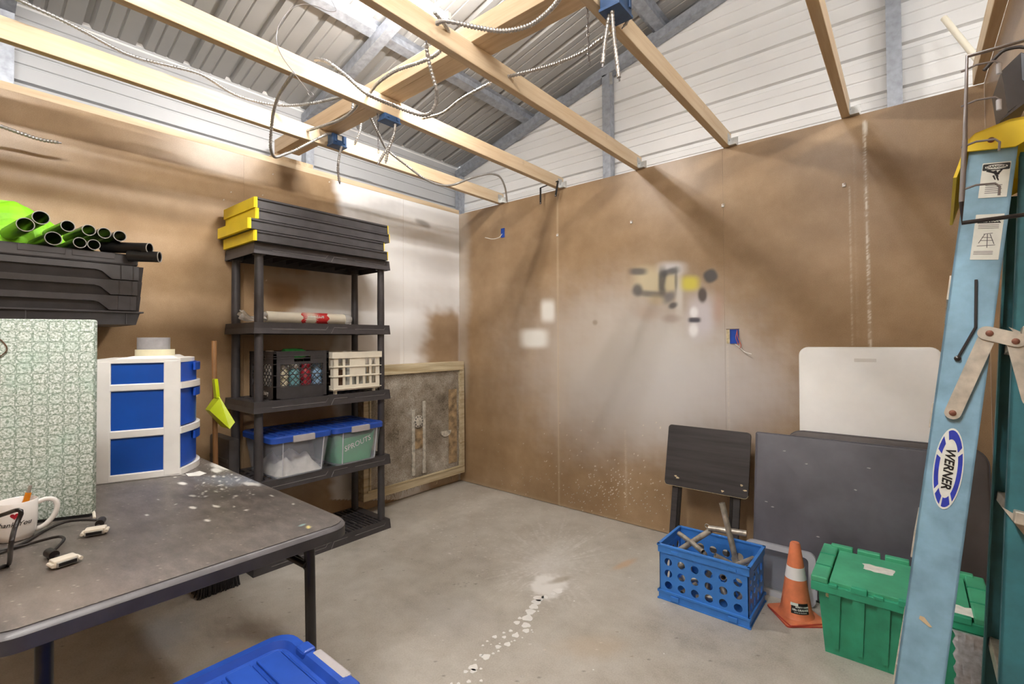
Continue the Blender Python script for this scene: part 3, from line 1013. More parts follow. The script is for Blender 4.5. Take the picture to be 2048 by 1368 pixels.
# ================================================================== SHELVING UNIT
SX0, SX1, SY0, SY1 = 0.03, 0.42, -1.955, -1.085
ST = [0.062, 0.50, 0.942, 1.382, 1.822]
def shelving_unit():
    t = thing('shelving_unit', 'black plastic five-shelf storage rack against the left wall', 'shelf', (0, 0, 0))
    for k, z in enumerate(ST):
        m = MB()
        if k == 0:
            xs = np.linspace(SX0+.05, SX1-.05, 4)
            nx = [SX0]
            for c in xs:
                nx += [c-.046, c+.046]
            nx += [SX1]
            ny_ = [SY0]
            for c in np.linspace(SY0+.06, SY1-.06, 27):
                ny_ += [c-.0085, c+.0085]
            ny_ += [SY1]
            holes = {(i, j) for i in range(1, len(nx)-1, 2) for j in range(1, len(ny_)-1, 2)}
            m.plate(nx, ny_, z-.008, z, holes)
        else:
            nx = [SX0]
            for c in np.linspace(SX0+.06, SX1-.06, 5):
                nx += [c-.024, c+.024]
            nx += [SX1]
            ny_ = [SY0]
            for c in np.linspace(SY0+.06, SY1-.06, 16):
                ny_ += [c-.014, c+.014]
            ny_ += [SY1]
            holes = {(i, j) for i in range(1, len(nx)-1, 2) for j in range(1, len(ny_)-1, 2)}
            m.plate(nx, ny_, z-.008, z, holes)
        e = 0.011
        z0 = z-.062
        # flared rim, four sloping walls
        for a, b in (((SX1, SY0), (SX1, SY1)), ((SX0, SY1), (SX0, SY0)), ((SX0, SY0), (SX1, SY0)), ((SX1, SY1), (SX0, SY1))):
            cx, cy = (SX0+SX1)/2, (SY0+SY1)/2
            def out(p, q):
                return (p[0]+math.copysign(q, p[0]-cx), p[1]+math.copysign(q, p[1]-cy))
            ai, bi = out(a, -.006), out(b, -.006)
            ao, bo = out(a, e), out(b, e)
            aoi, boi = out(a, e-.006), out(b, e-.006)
            m.hexa([(*ao, z0), (*bo, z0), (*boi, z0), (*aoi, z0), (*a, z), (*b, z), (*bi, z), (*ai, z)])
        for px_ in (SX0+.035, SX1-.035):
            for py_ in (SY0+.035, SY1-.035):
                m.lathe([(.034, z0), (.034, z-.008)], 14, Matrix.Translation((px_, py_, 0)))
        # stiffening ribs under the deck
        for c in np.linspace(SY0+.09, SY1-.09, 9):
            m.box(SX0+.01, SX1-.01, c-.002, c+.002, z-.045, z-.008)
        sh = m.build('shelf', 'shelf_black', t)
        # moulded line on the rim
        L = SY1-SY0
        f = lambda u_, v_: (SX1+.0115*(1-v_)+.0008, SY0+u_*L, z0+v_*.062)
        for pts in ([(0.10, .38), (.47, .38), (.50, .9)], [(.51, .0+.05), (.535, .62), (.64, .62)], [(.70, .5), (.955, .5), (.975, .92)]):
            MB().tube([f(*q) for q in pts], .0022, 6).build('moulded_line', 'relief', sh)
    for k in range(4):
        for px_ in (SX0+.035, SX1-.035):
            for py_ in (SY0+.035, SY1-.035):
                m = MB()
                m.lathe([(.0235, ST[k]-.002), (.0245, ST[k]+.05), (.0225, ST[k+1]-.07), (.024, ST[k+1]-.06)], 16, Matrix.Translation((px_, py_, 0)))
                m.build('post', 'shelf_black', t, 40)
    return t
shelving_unit()

# four shallow lids stacked on top
lid_l = ['black tote lid with yellow ends, lowest of the stack on the rack', 'black tote lid with yellow ends, second from the bottom of its stack',
         'black tote lid with yellow ends, third from the bottom of its stack', 'black tote lid with yellow ends, topmost of the stack on the rack']
for k, (dx, dy, rz) in enumerate(((0.0, 0.0, .01), (.004, -.032, .012), (.008, .008, .006), (.004, .0, .012))):
    t = thing('tote_lid', lid_l[k], 'lid', (.245+dx, -1.545+dy, ST[4]+.0008+k*.0595), rz)
    L, D, hh = .87, .425, .058
    m = MB()
    m.taper(-D/2, D/2, -L/2+.016, L/2-.004, 0, -D/2+.004, D/2-.004, -L/2+.016, L/2-.004, hh)
    m.box(-D/2+.03, D/2-.03, -L/2+.06, L/2-.03, hh-.001, hh+.0006)
    m.build('panel', 'black', t)
    e = MB()
    e.prism([(D/2, -L/2+.016), (-D/2, -L/2+.016), (-D/2, -L/2+.008), (-D/2+.008, -L/2), (D/2-.008, -L/2), (D/2, -L/2+.008)], 0.0, hh)
    e.build('end_cap', 'yellow', t)
    MB().box(-D/2, D/2, L/2-.004, L/2, 0, hh, b=.001).build('end_cap', 'yellow', t)
    m = MB()
    m.box(D/2-.0005, D/2+.003, -L/2+.016, L/2-.014, hh-.012, hh-.002)
    m.build('lip', 'black', t)

# roll of plastic sheeting
t = thing('plastic_roll', 'white roll of plastic sheeting with a torn red wrapper', 'roll', (.28, -1.6, ST[3]+.0005))
m = MB()
pts, rr = [], []
for i_ in range(24):
    u_ = i_/23
    pts.append((.0, -.24+u_*.50, .036))
    rr.append(.0358*(1-.03*math.sin(u_*9)))
m.tube(pts, rr, 20)
m.build('roll_body', 'cream', t, 50)
m = MB()
tail = [(0, -.24, .038, .034), (0, -.27, .034, .026), (0, -.30, .024, .016), (0, -.325, .022, .016), (0, -.35, .032, .026), (0, -.375, .045, .032)]
rings = []
for x_, y_, z_, r_ in tail:
    ring = []
    for q in range(14):
        a = 2*PI*q/14
        k = 1+.22*math.sin(q*2.7+y_*60)
        ring.append((x_+r_*k*math.cos(a)*.9, y_-.01*math.cos(q*1.9), max(.001, z_+r_*k*math.sin(a)*.85)))
    rings.append(ring)
m.loft(rings)
m.build('twisted_end', 'film', t)
m = MB()
rings = []
for i_ in range(15):
    u_ = -.035+.17*i_/14
    ring = []
    for q in range(11):
        a = math.radians(-70+170*q/10)
        ed = .008*math.sin(q*1.6+1)*(1 if i_ in (0, 14) else 0)
        ring.append((.0362*math.cos(a)+.0004, u_+ed, .036+.0365*math.sin(a)))
    rings.append(ring)
n_ = 11
m.add([p for r_ in rings for p in r_], [(i_*n_+k, i_*n_+k+1, (i_+1)*n_+k+1, (i_+1)*n_+k) for i_ in range(14) for k in range(n_-1)])
lb = m.build('red_wrapper', 'red', t)
def wrapcyl(R, z0):
    def fn(c):
        a = c.y/R+math.radians(12)
        return Vector(((R+.0008+c.z)*math.cos(a), -c.x, z0+(R+.0008+c.z)*math.sin(a)))
    return fn
text_obj('lettering', 'arrowest', .03, Matrix.Translation((0, .05, 0)), 'paper', lb, fn=lambda c: wrapcyl(.037, .036)(Vector((c.x, -c.y, c.z))), bold=.0006)
m = MB()
m.tube([(0, .26, .036), (0, .29, .036), (0, .31, .034)], [.037, .034, .026], 16, caps=False)
m.build('loose_film', 'film', t, 50)

# ---- crates on the third shelf
def lattice_side(m, w_, z0, z1, n, r, M):
    h_ = z1-z0
    st = w_/n
    for k in range(-int(h_/st)-1, n+1):
        a0, a1 = k*st, k*st+h_
        p, q = Vector((a0, 0, z0)), Vector((a1, 0, z1))
        if a0 < 0:
            p = Vector((0, 0, z0-a0))
        if a1 > w_:
            q = Vector((w_, 0, z1-(a1-w_)))
        if (q-p).length < .02 or a0 >= w_ or a1 <= 0:
            continue
        m.rod(p, q, r, 5, M)
        m.rod((w_-p.x, 0, p.z), (w_-q.x, 0, q.z), r, 5, M)
t = thing('milk_crate', 'black dairy crate with diamond lattice sides on the rack', 'crate', (.24, -1.68, ST[2]+.0005), 0.0)
A = .165
HH = .275
m = MB()
m.box(-A, A, -A, A, 0, .006)
for sx in (-1, 1):
    for sy in (-1, 1):
        m.box(sx*A-(.014 if sx > 0 else 0)-(0 if sx > 0 else 0), sx*A+(0 if sx > 0 else .014), sy*A-(.035 if sy > 0 else 0), sy*A+(0 if sy > 0 else .035), 0, HH)
        m.box(min(sx*A, sx*(A-.035)), max(sx*A, sx*(A-.035)), min(sy*A, sy*(A-.014)), max(sy*A, sy*(A-.014)), 0, HH)
m.build('corner_frame', 'black', t)
for q in range(4):
    R = Matrix.Rotation(q*PI/2, 4, 'Z') @ Matrix.Translation((-A, -A+.004, 0))
    m = MB()
    m.box(.03, 2*A-.03, -.003, .003, 0, .07, R)
    for z_ in (.072, .136, .2, .232, .245, .262, .271):
        m.box(.0, 2*A, -.006, .006, z_, z_+.004, R)
    m.box(.03, .115, -.003, .003, .2, HH, R)
    m.box(2*A-.115, 2*A-.03, -.003, .003, .2, HH, R)
    m.box(.115, 2*A-.115, -.003, .003, .2, .214, R)
    m.box(.115, 2*A-.115, -.003, .003, .25, HH, R)
    lattice_side(m, 2*A-.066, .072, .2, 7, .0024, R @ Matrix.Translation((.033, 0, 0)))
    m.build('lattice_side', 'black', t)
text_obj('lettering', 'national dairy', .034, Matrix.Translation((0, -A-.0005, .034)) @ Matrix.Rotation(PI/2, 4, 'X'), 'paper', t, bold=.0006)
# bottles and cans inside the dairy crate
def spray_can(loc, tilt, mat, capmat, label, r=.031, h=.19):
    R = Matrix.Translation(loc) @ Matrix.Rotation(tilt[0], 4, 'X') @ Matrix.Rotation(tilt[1], 4, 'Y')
    t = thing('spray_can', label, 'can', R=R)
    MB().lathe([(r*.94, 0), (r, .004), (r, h*.78), (r*.72, h*.85), (r*.72, h*.86)], 18).build('body', mat, t, 40)
    MB().lathe([(r*.8, h*.86), (r*.8, h*.97), (r*.7, h)], 18).build('cap', capmat, t, 40)
zc = ST[2]+.008
spray_can((.345, -1.77, zc), (.0, .0), 'can_cream', 'white', 'cream spray can standing in the black dairy crate')
spray_can((.345, -1.70, zc), (.0, .0), 'can_teal', 'white', 'teal spray can standing in the black dairy crate')
spray_can((.345, -1.63, zc), (.0, .0), 'can_red', 'can_red', 'dark red spray can standing in the black dairy crate')
spray_can((.345, -1.56, zc), (.0, .0), 'can_blue', 'can_blue', 'pale blue spray can in a corner of the black dairy crate')
spray_can((.26, -1.72, zc), (.0, .0), 'paper', 'black', 'white spray can with black cap inside the black dairy crate', h=.215)
spray_can((.26, -1.65, zc), (.0, .0), 'latch', 'black', 'grey spray can with black cap inside the black dairy crate', h=.2)
spray_can((.26, -1.58, zc), (.0, .0), 'can_cream', 'can_red', 'cream spray can with red cap inside the black dairy crate', h=.2)
spray_can((.15, -1.76, zc), (.0, .0), 'paper', 'paper', 'tall white bottle at the back of the black dairy crate', h=.27)
R = Matrix.Translation((.26, -1.735, ST[2]+.255)) @ Matrix.Rotation(-PI/2, 4, 'X')
t = thing('green_bottle', 'green plastic bottle lying across the cans in the dairy crate', 'bottle', R=R)
MB().lathe([(.02, 0), (.034, .01), (.036, .06), (.034, .12), (.02, .15), (.014, .155), (.014, .17)], 18).build('bottle_body', 'bottle_green', t, 40)
MB().lathe([(.016, .17), (.016, .19), (.012, .193)], 14).build('cap', 'lime_plastic', t, 40)

t = thing('storage_crate', 'white plastic crate with slotted sides beside the dairy crate', 'crate', (.255, -1.325, ST[2]+.0005), 0.0)
B = .17
m = MB()
for sx in (-1, 1):
    for sy in (-1, 1):
        m.lathe([(.012, 0), (.012, .025)], 10, Matrix.Translation((sx*(B-.03), sy*(B-.03), 0)))
m.box(-B, B, -B, B, .022, .028)
m.build('base', 'cream', t)
for q in range(4):
    R = Matrix.Rotation(q*PI/2, 4, 'Z') @ Matrix.Translation((0, -B, 0)) @ Matrix.Rotation(PI/2, 4, 'X')
    xs = [-B]
    cs = np.linspace(-B+.05, B-.05, 6)
    for c in cs:
        xs += [c-.0155, c+.0155]
    xs += [B]
    zs = [.028, .055, .105, .118, .165, .178, .222, .262]
    holes = {(i, j) for i in range(1, len(xs)-1, 2) for j in (1, 3, 5)}
    if q == 1:
        holes -= {(5, 5), (7, 5), (5, 3), (7, 3)}
    m = MB()
    m.plate(xs, zs, -.004, .0, holes, R)
    for z_ in (.03, .108, .168, .224, .252):
        m.box(-B-.004, B+.004, z_, z_+.005, -.002, .009, R)
    m.build('slotted_side', 'cream', t)
m = MB()
for q in range(4):
    R = Matrix.Rotation(q*PI/2, 4, 'Z')
    m.box(-B-.008, B+.008, -B-.01, -B+.004, .225, .264, R)
m.build('rim', 'cream', t)
for i_, (x_, y_, lab) in enumerate(((.365, -1.26, 'clear glass jar at the front of the white crate'), (.365, -1.35, 'clear glass jar in the middle of the white crate'),
                                  (.285, -1.265, 'clear glass jar at the back of the white crate'))):
    t = thing('glass_jar', lab, 'jar', (x_, y_, ST[2]+.0295))
    MB().lathe([(.033, 0), (.036, .006), (.036, .12), (.028, .135)], 20).build('jar_body', 'jar', t, 40)
    MB().lathe([(.03, .135), (.03, .15), (.028, .152)], 20).build('lid', 'latch', t, 40)
t = thing('brown_box', 'dark brown cardboard box inside the white crate', 'box', (.335, -1.43, ST[2]+.0295))
MB().box(-.06, .06, -.045, .035, 0, .12, b=.002).build('carton', 'brown_box', t)
MB().box(-.06, .06, -.006, .004, .12, .1205).build('flap_seam', 'tan_board', t)

# ---- clear storage totes
def tote_body(m, w0, d0, w1, d1, h, th, rad=.03):
    def ring(w_, d_, z):
        return [(x_, y_, z) for x_, y_ in rrect(w_, d_, rad, 4)]
    m.loft([ring(w0, d0, 0), ring(w0+.004, d0+.004, .004), ring(w1, d1, h), ring(w1-2*th, d1-2*th, h), ring(w0-2*th, d0-2*th, th)])
def clear_tote(loc, rz, label, W0=.315, D0=.40, hh=.222):
    """W0 runs along local y (short side faces +x)"""
    t = thing('storage_tote', label, 'tote', loc, rz)
    m = MB()
    tote_body(m, D0-.05, W0-.03, D0, W0+.03, hh, .0025)
    m.build('body', 'clear', t, 40)
    for s in (-.11, .12):
        MB().tube([(D0/2-.022, s, .01), (D0/2+.002, s*1.06, hh-.005)], .003, 6).build('moulded_rib', 'clear_rim', t)
    l = MB()
    l.loft([[(x_, y_, hh-.016) for x_, y_ in rrect(D0+.018, W0+.05, .035, 5)], [(x_, y_, hh+.012) for x_, y_ in rrect(D0+.02, W0+.052, .036, 5)],
            [(x_, y_, hh+.02) for x_, y_ in rrect(D0+.004, W0+.036, .032, 5)], [(x_, y_, hh+.02) for x_, y_ in rrect(D0-.04, W0-.01, .025, 5)],
            [(x_, y_, hh+.012) for x_, y_ in rrect(D0-.05, W0-.02, .022, 5)]], True)
    lid = l.build('lid', 'lid_blue', t, 40)
    for k in range(6):
        y_ = -W0/2+.045+k*(W0-.09)/5
        m = MB()
        m.box(-D0/2+.04, D0/2-.045, y_-.014, y_+.014, hh+.012, hh+.0185, b=.002)
        m.build('lid_rib', 'lid_blue', lid)
    lt = MB()
    lt.box(D0/2-.004, D0/2+.018, -.065, .065, hh-.022, hh+.016, b=.005)
    lt.build('latch', 'latch', t)
    return t
clear_tote((.265, -1.705, ST[1]+.0006), .0, 'clear tote with blue lid holding crumpled white paper')
clear_tote((.265, -1.335, ST[1]+.0006), 0.0, 'clear tote with blue lid holding a green shopping bag')
# their contents
t = thing('paper_pile', 'crumpled white paper lying in the clear tote', 'paper', (.265, -1.705, ST[1]+.005))
m = MB()
nx = 15
vsg = []
for j in range(nx):
    for i in range(nx):
        u_, v_ = i/(nx-1)-.5, j/(nx-1)-.5
        e = max(0, 1-(max(abs(u_), abs(v_))*2)**6)
        vsg.append((u_*.32, v_*.265, .004+e*(.055+.035*math.sin(u_*11+1)*math.cos(v_*13)+.02*random.random()+.03*math.exp(-((u_-.2)**2+(v_-.05)**2)*30))))
m.add(vsg, [(j*nx+i, j*nx+i+1, (j+1)*nx+i+1, (j+1)*nx+i) for j in range(nx-1) for i in range(nx-1)])
m.prism([(-.16, -.132), (.16, -.132), (.16, .132), (-.16, .132)], 0, .004)
m.build('crumpled_sheet', 'paper', t, 75)
t = thing('shopping_bag', 'green fabric shopping bag with white lettering folded in the clear tote', 'bag', (.265, -1.335, ST[1]+.006))
m = MB()
rings = []
for k in range(7):
    z_ = k/6*.165
    g_ = .0 if k == 0 else .012*math.sin(k*2.1)
    rings.append([(x_*(1+.02*math.sin(i_*1.3+k))+g_*.3, y_*(1+.03*math.sin(i_*.9+k*1.7)), z_+.018*math.sin(i_*.7)*(1 if k == 6 else 0)) for i_, (x_, y_) in enumerate(rrect(.315+.006*k, .25+.006*k, .04, 5))])
m.loft(rings)
bg = m.build('bag_body', 'bag_green', t, 60)
text_obj('lettering', 'SPROUTS', .047, Matrix.Translation((.1838, -.005, .115)) @ Matrix.Rotation(PI/2, 4, 'Z') @ Matrix.Rotation(PI/2, 4, 'X') @ Matrix.Rotation(.25, 4, 'Z'), 'paper', t, shear=.15)

# ================================================================== OLD SCREEN BOX IN THE CORNER
t = thing('screened_vent', 'dirty wood-framed screen box fixed low on the left wall beside the corner', 'vent', (0.001, -.556, .10))
W_, HT = 1.03, .99
for y0, y1, z0, z1, nm in ((-W_/2, W_/2, HT-.062, HT, 'top_rail'), (-W_/2, W_/2, 0, .062, 'bottom_rail'), (-W_/2, -W_/2+.055, .062, HT-.062, 'side_stile'), (W_/2-.055, W_/2, .062, HT-.062, 'side_stile')):
    MB().box(0, .10, y0, y1, z0, z1, b=.004).build(nm, 'old_wood', t)
for y0, y1, z0, z1 in ((-W_/2+.03, W_/2-.03, HT-.075, HT-.06), (-W_/2+.03, W_/2-.03, .06, .075), (-W_/2+.045, -W_/2+.06, .076, HT-.076), (W_/2-.06, W_/2-.045, .076, HT-.076)):
    MB().box(.1, .108, y0, y1, z0, z1, b=.002).build('screen_bead', 'old_wood', t)
m = MB()
n_ = 24
vsg = []
for j in range(n_):
    for i in range(n_):
        u_, v_ = i/(n_-1), j/(n_-1)
        vsg.append((.082+.004*math.sin(i*1.3)*math.cos(j*.9), -W_/2+.05+u_*(W_-.10), .058+v_*(HT-.116)))
m.add(vsg, [(j*n_+i, j*n_+i+1, (j+1)*n_+i+1, (j+1)*n_+i) for j in range(n_-1) for i in range(n_-1)])
m.build('screen_mesh', 'screen', t)
for y_, z0, z1 in ((-.05, .09, .62), (.06, .09, .68)):
    MB().box(.084, .092, y_-.014, y_+.014, z0, z1, b=.001).build('dusty_strip', 'dust_grey', t)
m = MB()
m.lathe([(.05, 0), (.05, .008), (.03, .012), (.0, .012)], 20, Matrix.Translation((.086, .0, .52)) @ Matrix.Rotation(PI/2, 4, 'Y'))
hub = m.build('motor_hub', 'dust_grey', t, 40)
for k in range(10):
    a = 2*PI*k/10
    MB().box(-.006, .006, -.004, .004, 0, .003, Matrix.Translation((.0945, .038*math.cos(a), .52+.038*math.sin(a))) @ Matrix.Rotation(PI/2, 4, 'Y')).build('hub_slot', 'ink', hub)
MB().box(.083, .088, -.036, .046, .3, .46).build('rust_patch', 'dust', t)
m = MB()
pts = []
for k in range(16):
    a = PI+PI*k/15
    pts.append((.30+.06*math.cos(a), .40+.05*math.sin(a)))
m.prism(pts, .084, .092, Matrix(((0, 0, 1, 0), (1, 0, 0, 0), (0, 1, 0, 0), (0, 0, 0, 1))))
m.build('torn_flap', 'dust_grey', t)
MB().box(.083, .089, .335, .43, .11, .75, b=.002).build('bare_board', 'dust', t)
m = MB()
for k in range(60):
    y_ = random.uniform(-W_/2, W_/2)
    m.rod((.09, y_, .001), (.09+random.uniform(-.01, .015), y_+random.uniform(-.02, .02), -random.uniform(.01, .05)), .0012, 3)
o = m.build('cobweb_debris', 'dust', t)
o['kind'] = 'stuff'

# ================================================================== BROOM
t = thing('push_broom', 'broom with wooden handle and black bristles standing by the rack', 'broom', (.41, -2.135, 0))
top = on(428, 682, 0, .30)-Vector((.41, -2.135, 0))
MB().tube([(0, 0, .13), top], .0125, 12).build('handle', 'handle_wood', t, 40)
MB().box(-.05, .05, -.085, .085, .105, .15, b=.012).build('head', 'black', t, 40)
m = MB()
for i in range(26):
    for j in range(7):
        a, b = -.08+.16*i/25, -.038+.076*j/6
        m.tube([(b, a, .11), (b*1.25+random.uniform(-.006, .006), a*1.2+random.uniform(-.006, .006), .002)], [.005, .0035], 4)
o = m.build('bristles', 'bristle', t)
o['kind'] = 'stuff'
t = thing('dustpan', 'lime green dustpan clipped on the wooden broom handle', 'dustpan', (.41, -2.135, 0))
def hp(z):
    f = (z-.13)/(top.z-.13)
    return Vector((top.x*f, top.y*f, z))
a, b, c = on(430, 758, 0, .37), on(434, 795, 0, .37), on(460, 843, 0, .42)
o_ = Vector((.41, -2.135, 0))
a, b, c = a-o_, b-o_, c-o_
m = MB()
def slab(m, p, q, w1, w2, th):
    d = (q-p).normalized()
    s = Vector((1, 0, 0))
    n = d.cross(s).normalized()
    m.hexa([p-s*w1-n*th, p+s*w1-n*th, q+s*w2-n*th, q-s*w2-n*th, p-s*w1+n*th, p+s*w1+n*th, q+s*w2+n*th, q-s*w2+n*th])
slab(m, a, b, .016, .02, .008)
m.build('dustpan_grip', 'lime_plastic', t)
m = MB()
slab(m, b+Vector((0, .0, .004)), c, .03, .06, .003)
m.build('pan', 'lime_plastic', t)
m = MB()
e_ = Vector((0, -.045, -.06))
m.hexa([b-Vector((.04, 0, 0)), b+Vector((.04, 0, 0)), b+e_+Vector((.03, 0, 0)), b+e_-Vector((.03, 0, 0)), c-Vector((.06, 0, 0)), c+Vector((.06, 0, 0)), c+e_*.5+Vector((.06, 0, 0)), c+e_*.5-Vector((.06, 0, 0))])
m.build('back_wall', 'lime_plastic', t)

t = thing('dark_gap_filler', 'slim black block added to darken the gap between the rack and the broom', 'bin', (.17, -2.018, 0))  # made-up block that keeps the gap beside the rack near black
MB().box(-.145, .145, -.028, .028, 0, .74, b=.012).build('filler_body', 'black', t, 40)
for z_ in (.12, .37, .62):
    MB().box(-.13, .13, -.031, -.027, z_-.01, z_+.01, b=.001).build('filler_rib', 'black', t)

# ================================================================== WALL SHELF STACK, PIPES
t = thing('wall_shelf', 'plank shelf on brackets hidden behind the patterned board', 'shelf', (0.0005, -2.98, 1.335))
MB().box(0, .44, -.33, .32, 0, .0185, b=.002).build('plank', 'lumber_y', t)
for s in (-.2, .2):
    m = MB()
    m.box(0, .03, s-.012, s+.012, -.25, 0)
    m.box(.03, .38, s-.012, s+.012, -.025, 0)
    m.hexa([(.02, s-.008, -.24), (.035, s-.008, -.24), (.035, s+.008, -.24), (.02, s+.008, -.24), (.34, s-.008, -.025), (.37, s-.008, -.025), (.37, s+.008, -.025), (.34, s+.008, -.025)])
    m.build('bracket', 'black_metal', t)
zt = 1.354
KY0, KY1 = -3.27, -2.47
def tray(name, label, z, hh, y0, y1, x1, top, kind):
    t = thing(name, label, 'tray' if kind else 'lid', (.03, 0, z))
    m = MB()
    if kind == 'box':
        m.taper(0, x1-.015, y0+.012, y1-.012, 0, 0, x1, y0, y1, hh)
        m.build('body', 'black', t)
        MB().box(-.001, x1+.008, y0-.006, y1+.012, hh-.004, hh+.003, b=.001).build('rim', 'black', t)
        for yy in (y1-.05, y1-.37):
            MB().box(x1-.012, x1+.002, yy-.002, yy+.002, .004, hh-.006).build('moulded_seam', 'black', t)
    elif kind == 'nest':
        m.taper(0, x1-.012, y0+.004, y1-.004, 0, 0, x1, y0, y1, hh)
        m.build('body', 'black', t)
        # raised moulded contour that steps down near the corner
        MX = Matrix(((0, 0, 1, 0), (1, 0, 0, 0), (0, 1, 0, 0), (0, 0, 0, 1)))
        MB().prism([(y0, hh*.62), (y1-.17, hh*.62), (y1-.15, hh*.54), (y1-.115, hh*.06), (y1-.02, hh*.06), (y1-.02, hh), (y0, hh)], x1-.02, x1+.012, MX).build('raised_band', 'black', t)
        for yy in (y1-.085, y1-.04):
            MB().rod((x1+.011, yy, .006), (x1+.012, yy, hh-.002), .003, 6).build('corner_rib', 'black', t)
    else:
        m.box(0, x1, y0, y1, 0, hh, b=.008)
        m.build('panel', 'black', t)
        for yy in (y1-.31, y1-.15):
            MB().box(x1-.002, x1+.003, yy-.075, yy+.065, hh*.45, hh*.92, b=.001).build('latch_slot', 'shelf_black', t)
    return t
tray('nesting_tray', 'black shallow box at the bottom of the stack on the wall shelf', zt, .057, KY0, KY1, .425, 0, 'box')
for k in range(3):
    tray('nesting_tray', ['black nested tray resting on the bottom box of the wall shelf stack', 'black nested tray in the middle of the wall shelf stack',
                          'black nested tray right under the lid of the wall shelf stack'][k], zt+.0605+k*.068, .0675, KY0, KY1+.002+.004*k, .425+.004*k, 0, 'nest')
zl = zt+.0605+3*.068
tray('tote_lid', 'plain black lid on the wall shelf stack carrying the pipes', zl+.0003, .052, KY0-.02, KY1-.012, .445, 0, '')
zl += .0525
ends = [(51, 449, .50), (82, 435, .48), (107, 458, .50), (136, 452, .47), (178, 460, .48), (160, 476, .50), (188, 479, .49), (209, 466, .48), (240, 472, .50), (300, 495, .55), (320, 513, .57)]
dirp = Vector((-.99, -.10, 0)).normalized()
for i_, (px_, py_, xe) in enumerate(ends):
    e = on(px_, py_, 0, xe)
    r = (.0272, .0272, .0272, .0235, .0235, .0222, .0222, .0235, .0235, .0245, .0245)[i_]
    if i_ < 9:
        e.z = zl+r+.0005 if i_ in (2, 5, 6) else max(e.z, zl+r+.0005)
    d = dirp.copy()
    L = .27
    if i_ >= 9:
        d = Vector((-.72, -.69, .02 if i_ == 9 else .0)).normalized()
        L = .2
        e.z = zl+r+.0005 if i_ == 9 else zl-.012
        if i_ == 10:
            L = .12
            d = Vector((-.55, -.83, 0)).normalized()
    t = thing('black_pipe', 'black plastic pipe lying open-ended on the stack of black trays' if i_ < 9 else ('black plastic pipe sticking out past the lid of the tray stack' if i_ == 9 else 'short black pipe end hanging beside the lid of the tray stack'), 'pipe', e,
              group='black pipes on the tray stack' if i_ < 9 else None)
    MB().pipe(d*.003, d*L, r, .003, 20).build('pipe_wall', 'pipe_black', t, 40)
    MB().pipe((0, 0, 0), d*.003, r+.0003, .0028, 20).build('cut_rim', 'pipe_rim', t)
t = thing('lime_bag', 'crumpled lime green bag lying behind the black pipes', 'bag', (.115, -2.83, zl))
m = MB()
n1, n2 = 26, 13
vsg = []
for j in range(n2):
    for i in range(n1):
        a = 2*PI*i/n1
        f = j/(n2-1)
        rr_ = math.cos(f*PI/2)**.7
        fold = 1+.09*math.sin(a*5+f*4)+.06*math.sin(a*9-f*7)+random.uniform(-.035, .035)
        x_ = .098*rr_*fold*math.cos(a)
        y_ = .30*rr_*fold*math.sin(a)-.04
        z_ = .21*math.sin(f*PI/2)*(1+.10*math.sin(a*3+1))*(1-.55*max(0, y_)/.26)+.002
        vsg.append((x_, y_, max(.002, z_)))
m.add(vsg, [(j*n1+i, j*n1+(i+1) % n1, (j+1)*n1+(i+1) % n1, (j+1)*n1+i) for j in range(n2-1) for i in range(n1)]+[tuple(range(n1))])
m.build('bag_fabric', 'lime', t)
# ================================================================== FOLDING TABLE
TX0, TX1, TY0, TY1, TZ = 0.06, 1.90, -3.03, -2.272, 0.74
t = thing('folding_table', 'paint-spattered black folding table along the left wall', 'table', (0, 0, 0))
def table_paint(p):
    x, y = p.x, p.y
    n = rng.random(len(x))
    p.speck((y < 985) & (x > 380) & (x < 500), 0.03, (232, 228, 220), 0.9)
    for k in range(60):
        cx, cy = rng.normal(455, 75), rng.normal(958, 30)
        p.blob(cx, cy, rng.uniform(1, 5), rng.uniform(.8, 1.8), (230, 228, 222), 0.85, 0.5, 2, 0.3, rng.uniform(-.4, .3))
    for cx, cy, rx, ry in ((489, 969, 20, 4), (408, 1040, 6, 2.4), (360, 968, 9, 3), (440, 935, 22, 6), (425, 942, 10, 4), (292, 1029, 4, 2), (425, 1013, 7, 2), (379, 992, 7, 2), (380, 1015, 6, 2)):
        p.blob(cx, cy, rx, ry, (234, 232, 226), 0.9, 0.4, 2, 0.5, 0.1)
    p.blob(602, 1054, 4, 3, (222, 206, 130), 0.9, 0.4)
    p.blob(590, 1050, 7, 1.5, (150, 190, 190), 0.7, 0.5, 2, 0, -.3)
    p.blob(470, 962, 60, 9, (150, 166, 190), 0.35, 0.8, 2, 0.5)
    p.blob(430, 990, 90, 10, (44, 42, 44), 0.5, 0.8, 2, 0.4)
    p.blob(120, 1180, 160, 60, (146, 130, 120), 0.35, 0.9, 2, 0.3)
    p.blob(260, 1060, 200, 50, (128, 120, 112), 0.25, 0.9, 2, 0.4)
    p.speck(y > 900, 0.004, (206, 196, 178), 0.7)
m = MB()
c = Vector(((TX0+TX1)/2, (TY0+TY1)/2, 0))
def tring(inset, z, rad):
    return [(c.x+x_, c.y+y_, z) for x_, y_ in rrect(TX1-TX0-2*inset, TY1-TY0-2*inset, rad, 7)]
m.loft([tring(.012, TZ-.046, .06), tring(0, TZ-.04, .07), tring(0, TZ-.012, .07), tring(.03, TZ-.012, .05)])
m.build('table_edge', 'black', t, 40)
MB().loft([tring(0, TZ-.0125, .07), tring(.006, TZ-.004, .066), tring(.014, TZ-.0005, .058), tring(.03, TZ-.0005, .05)]).build('table_bevel', 'bevel_lit', t, 40)
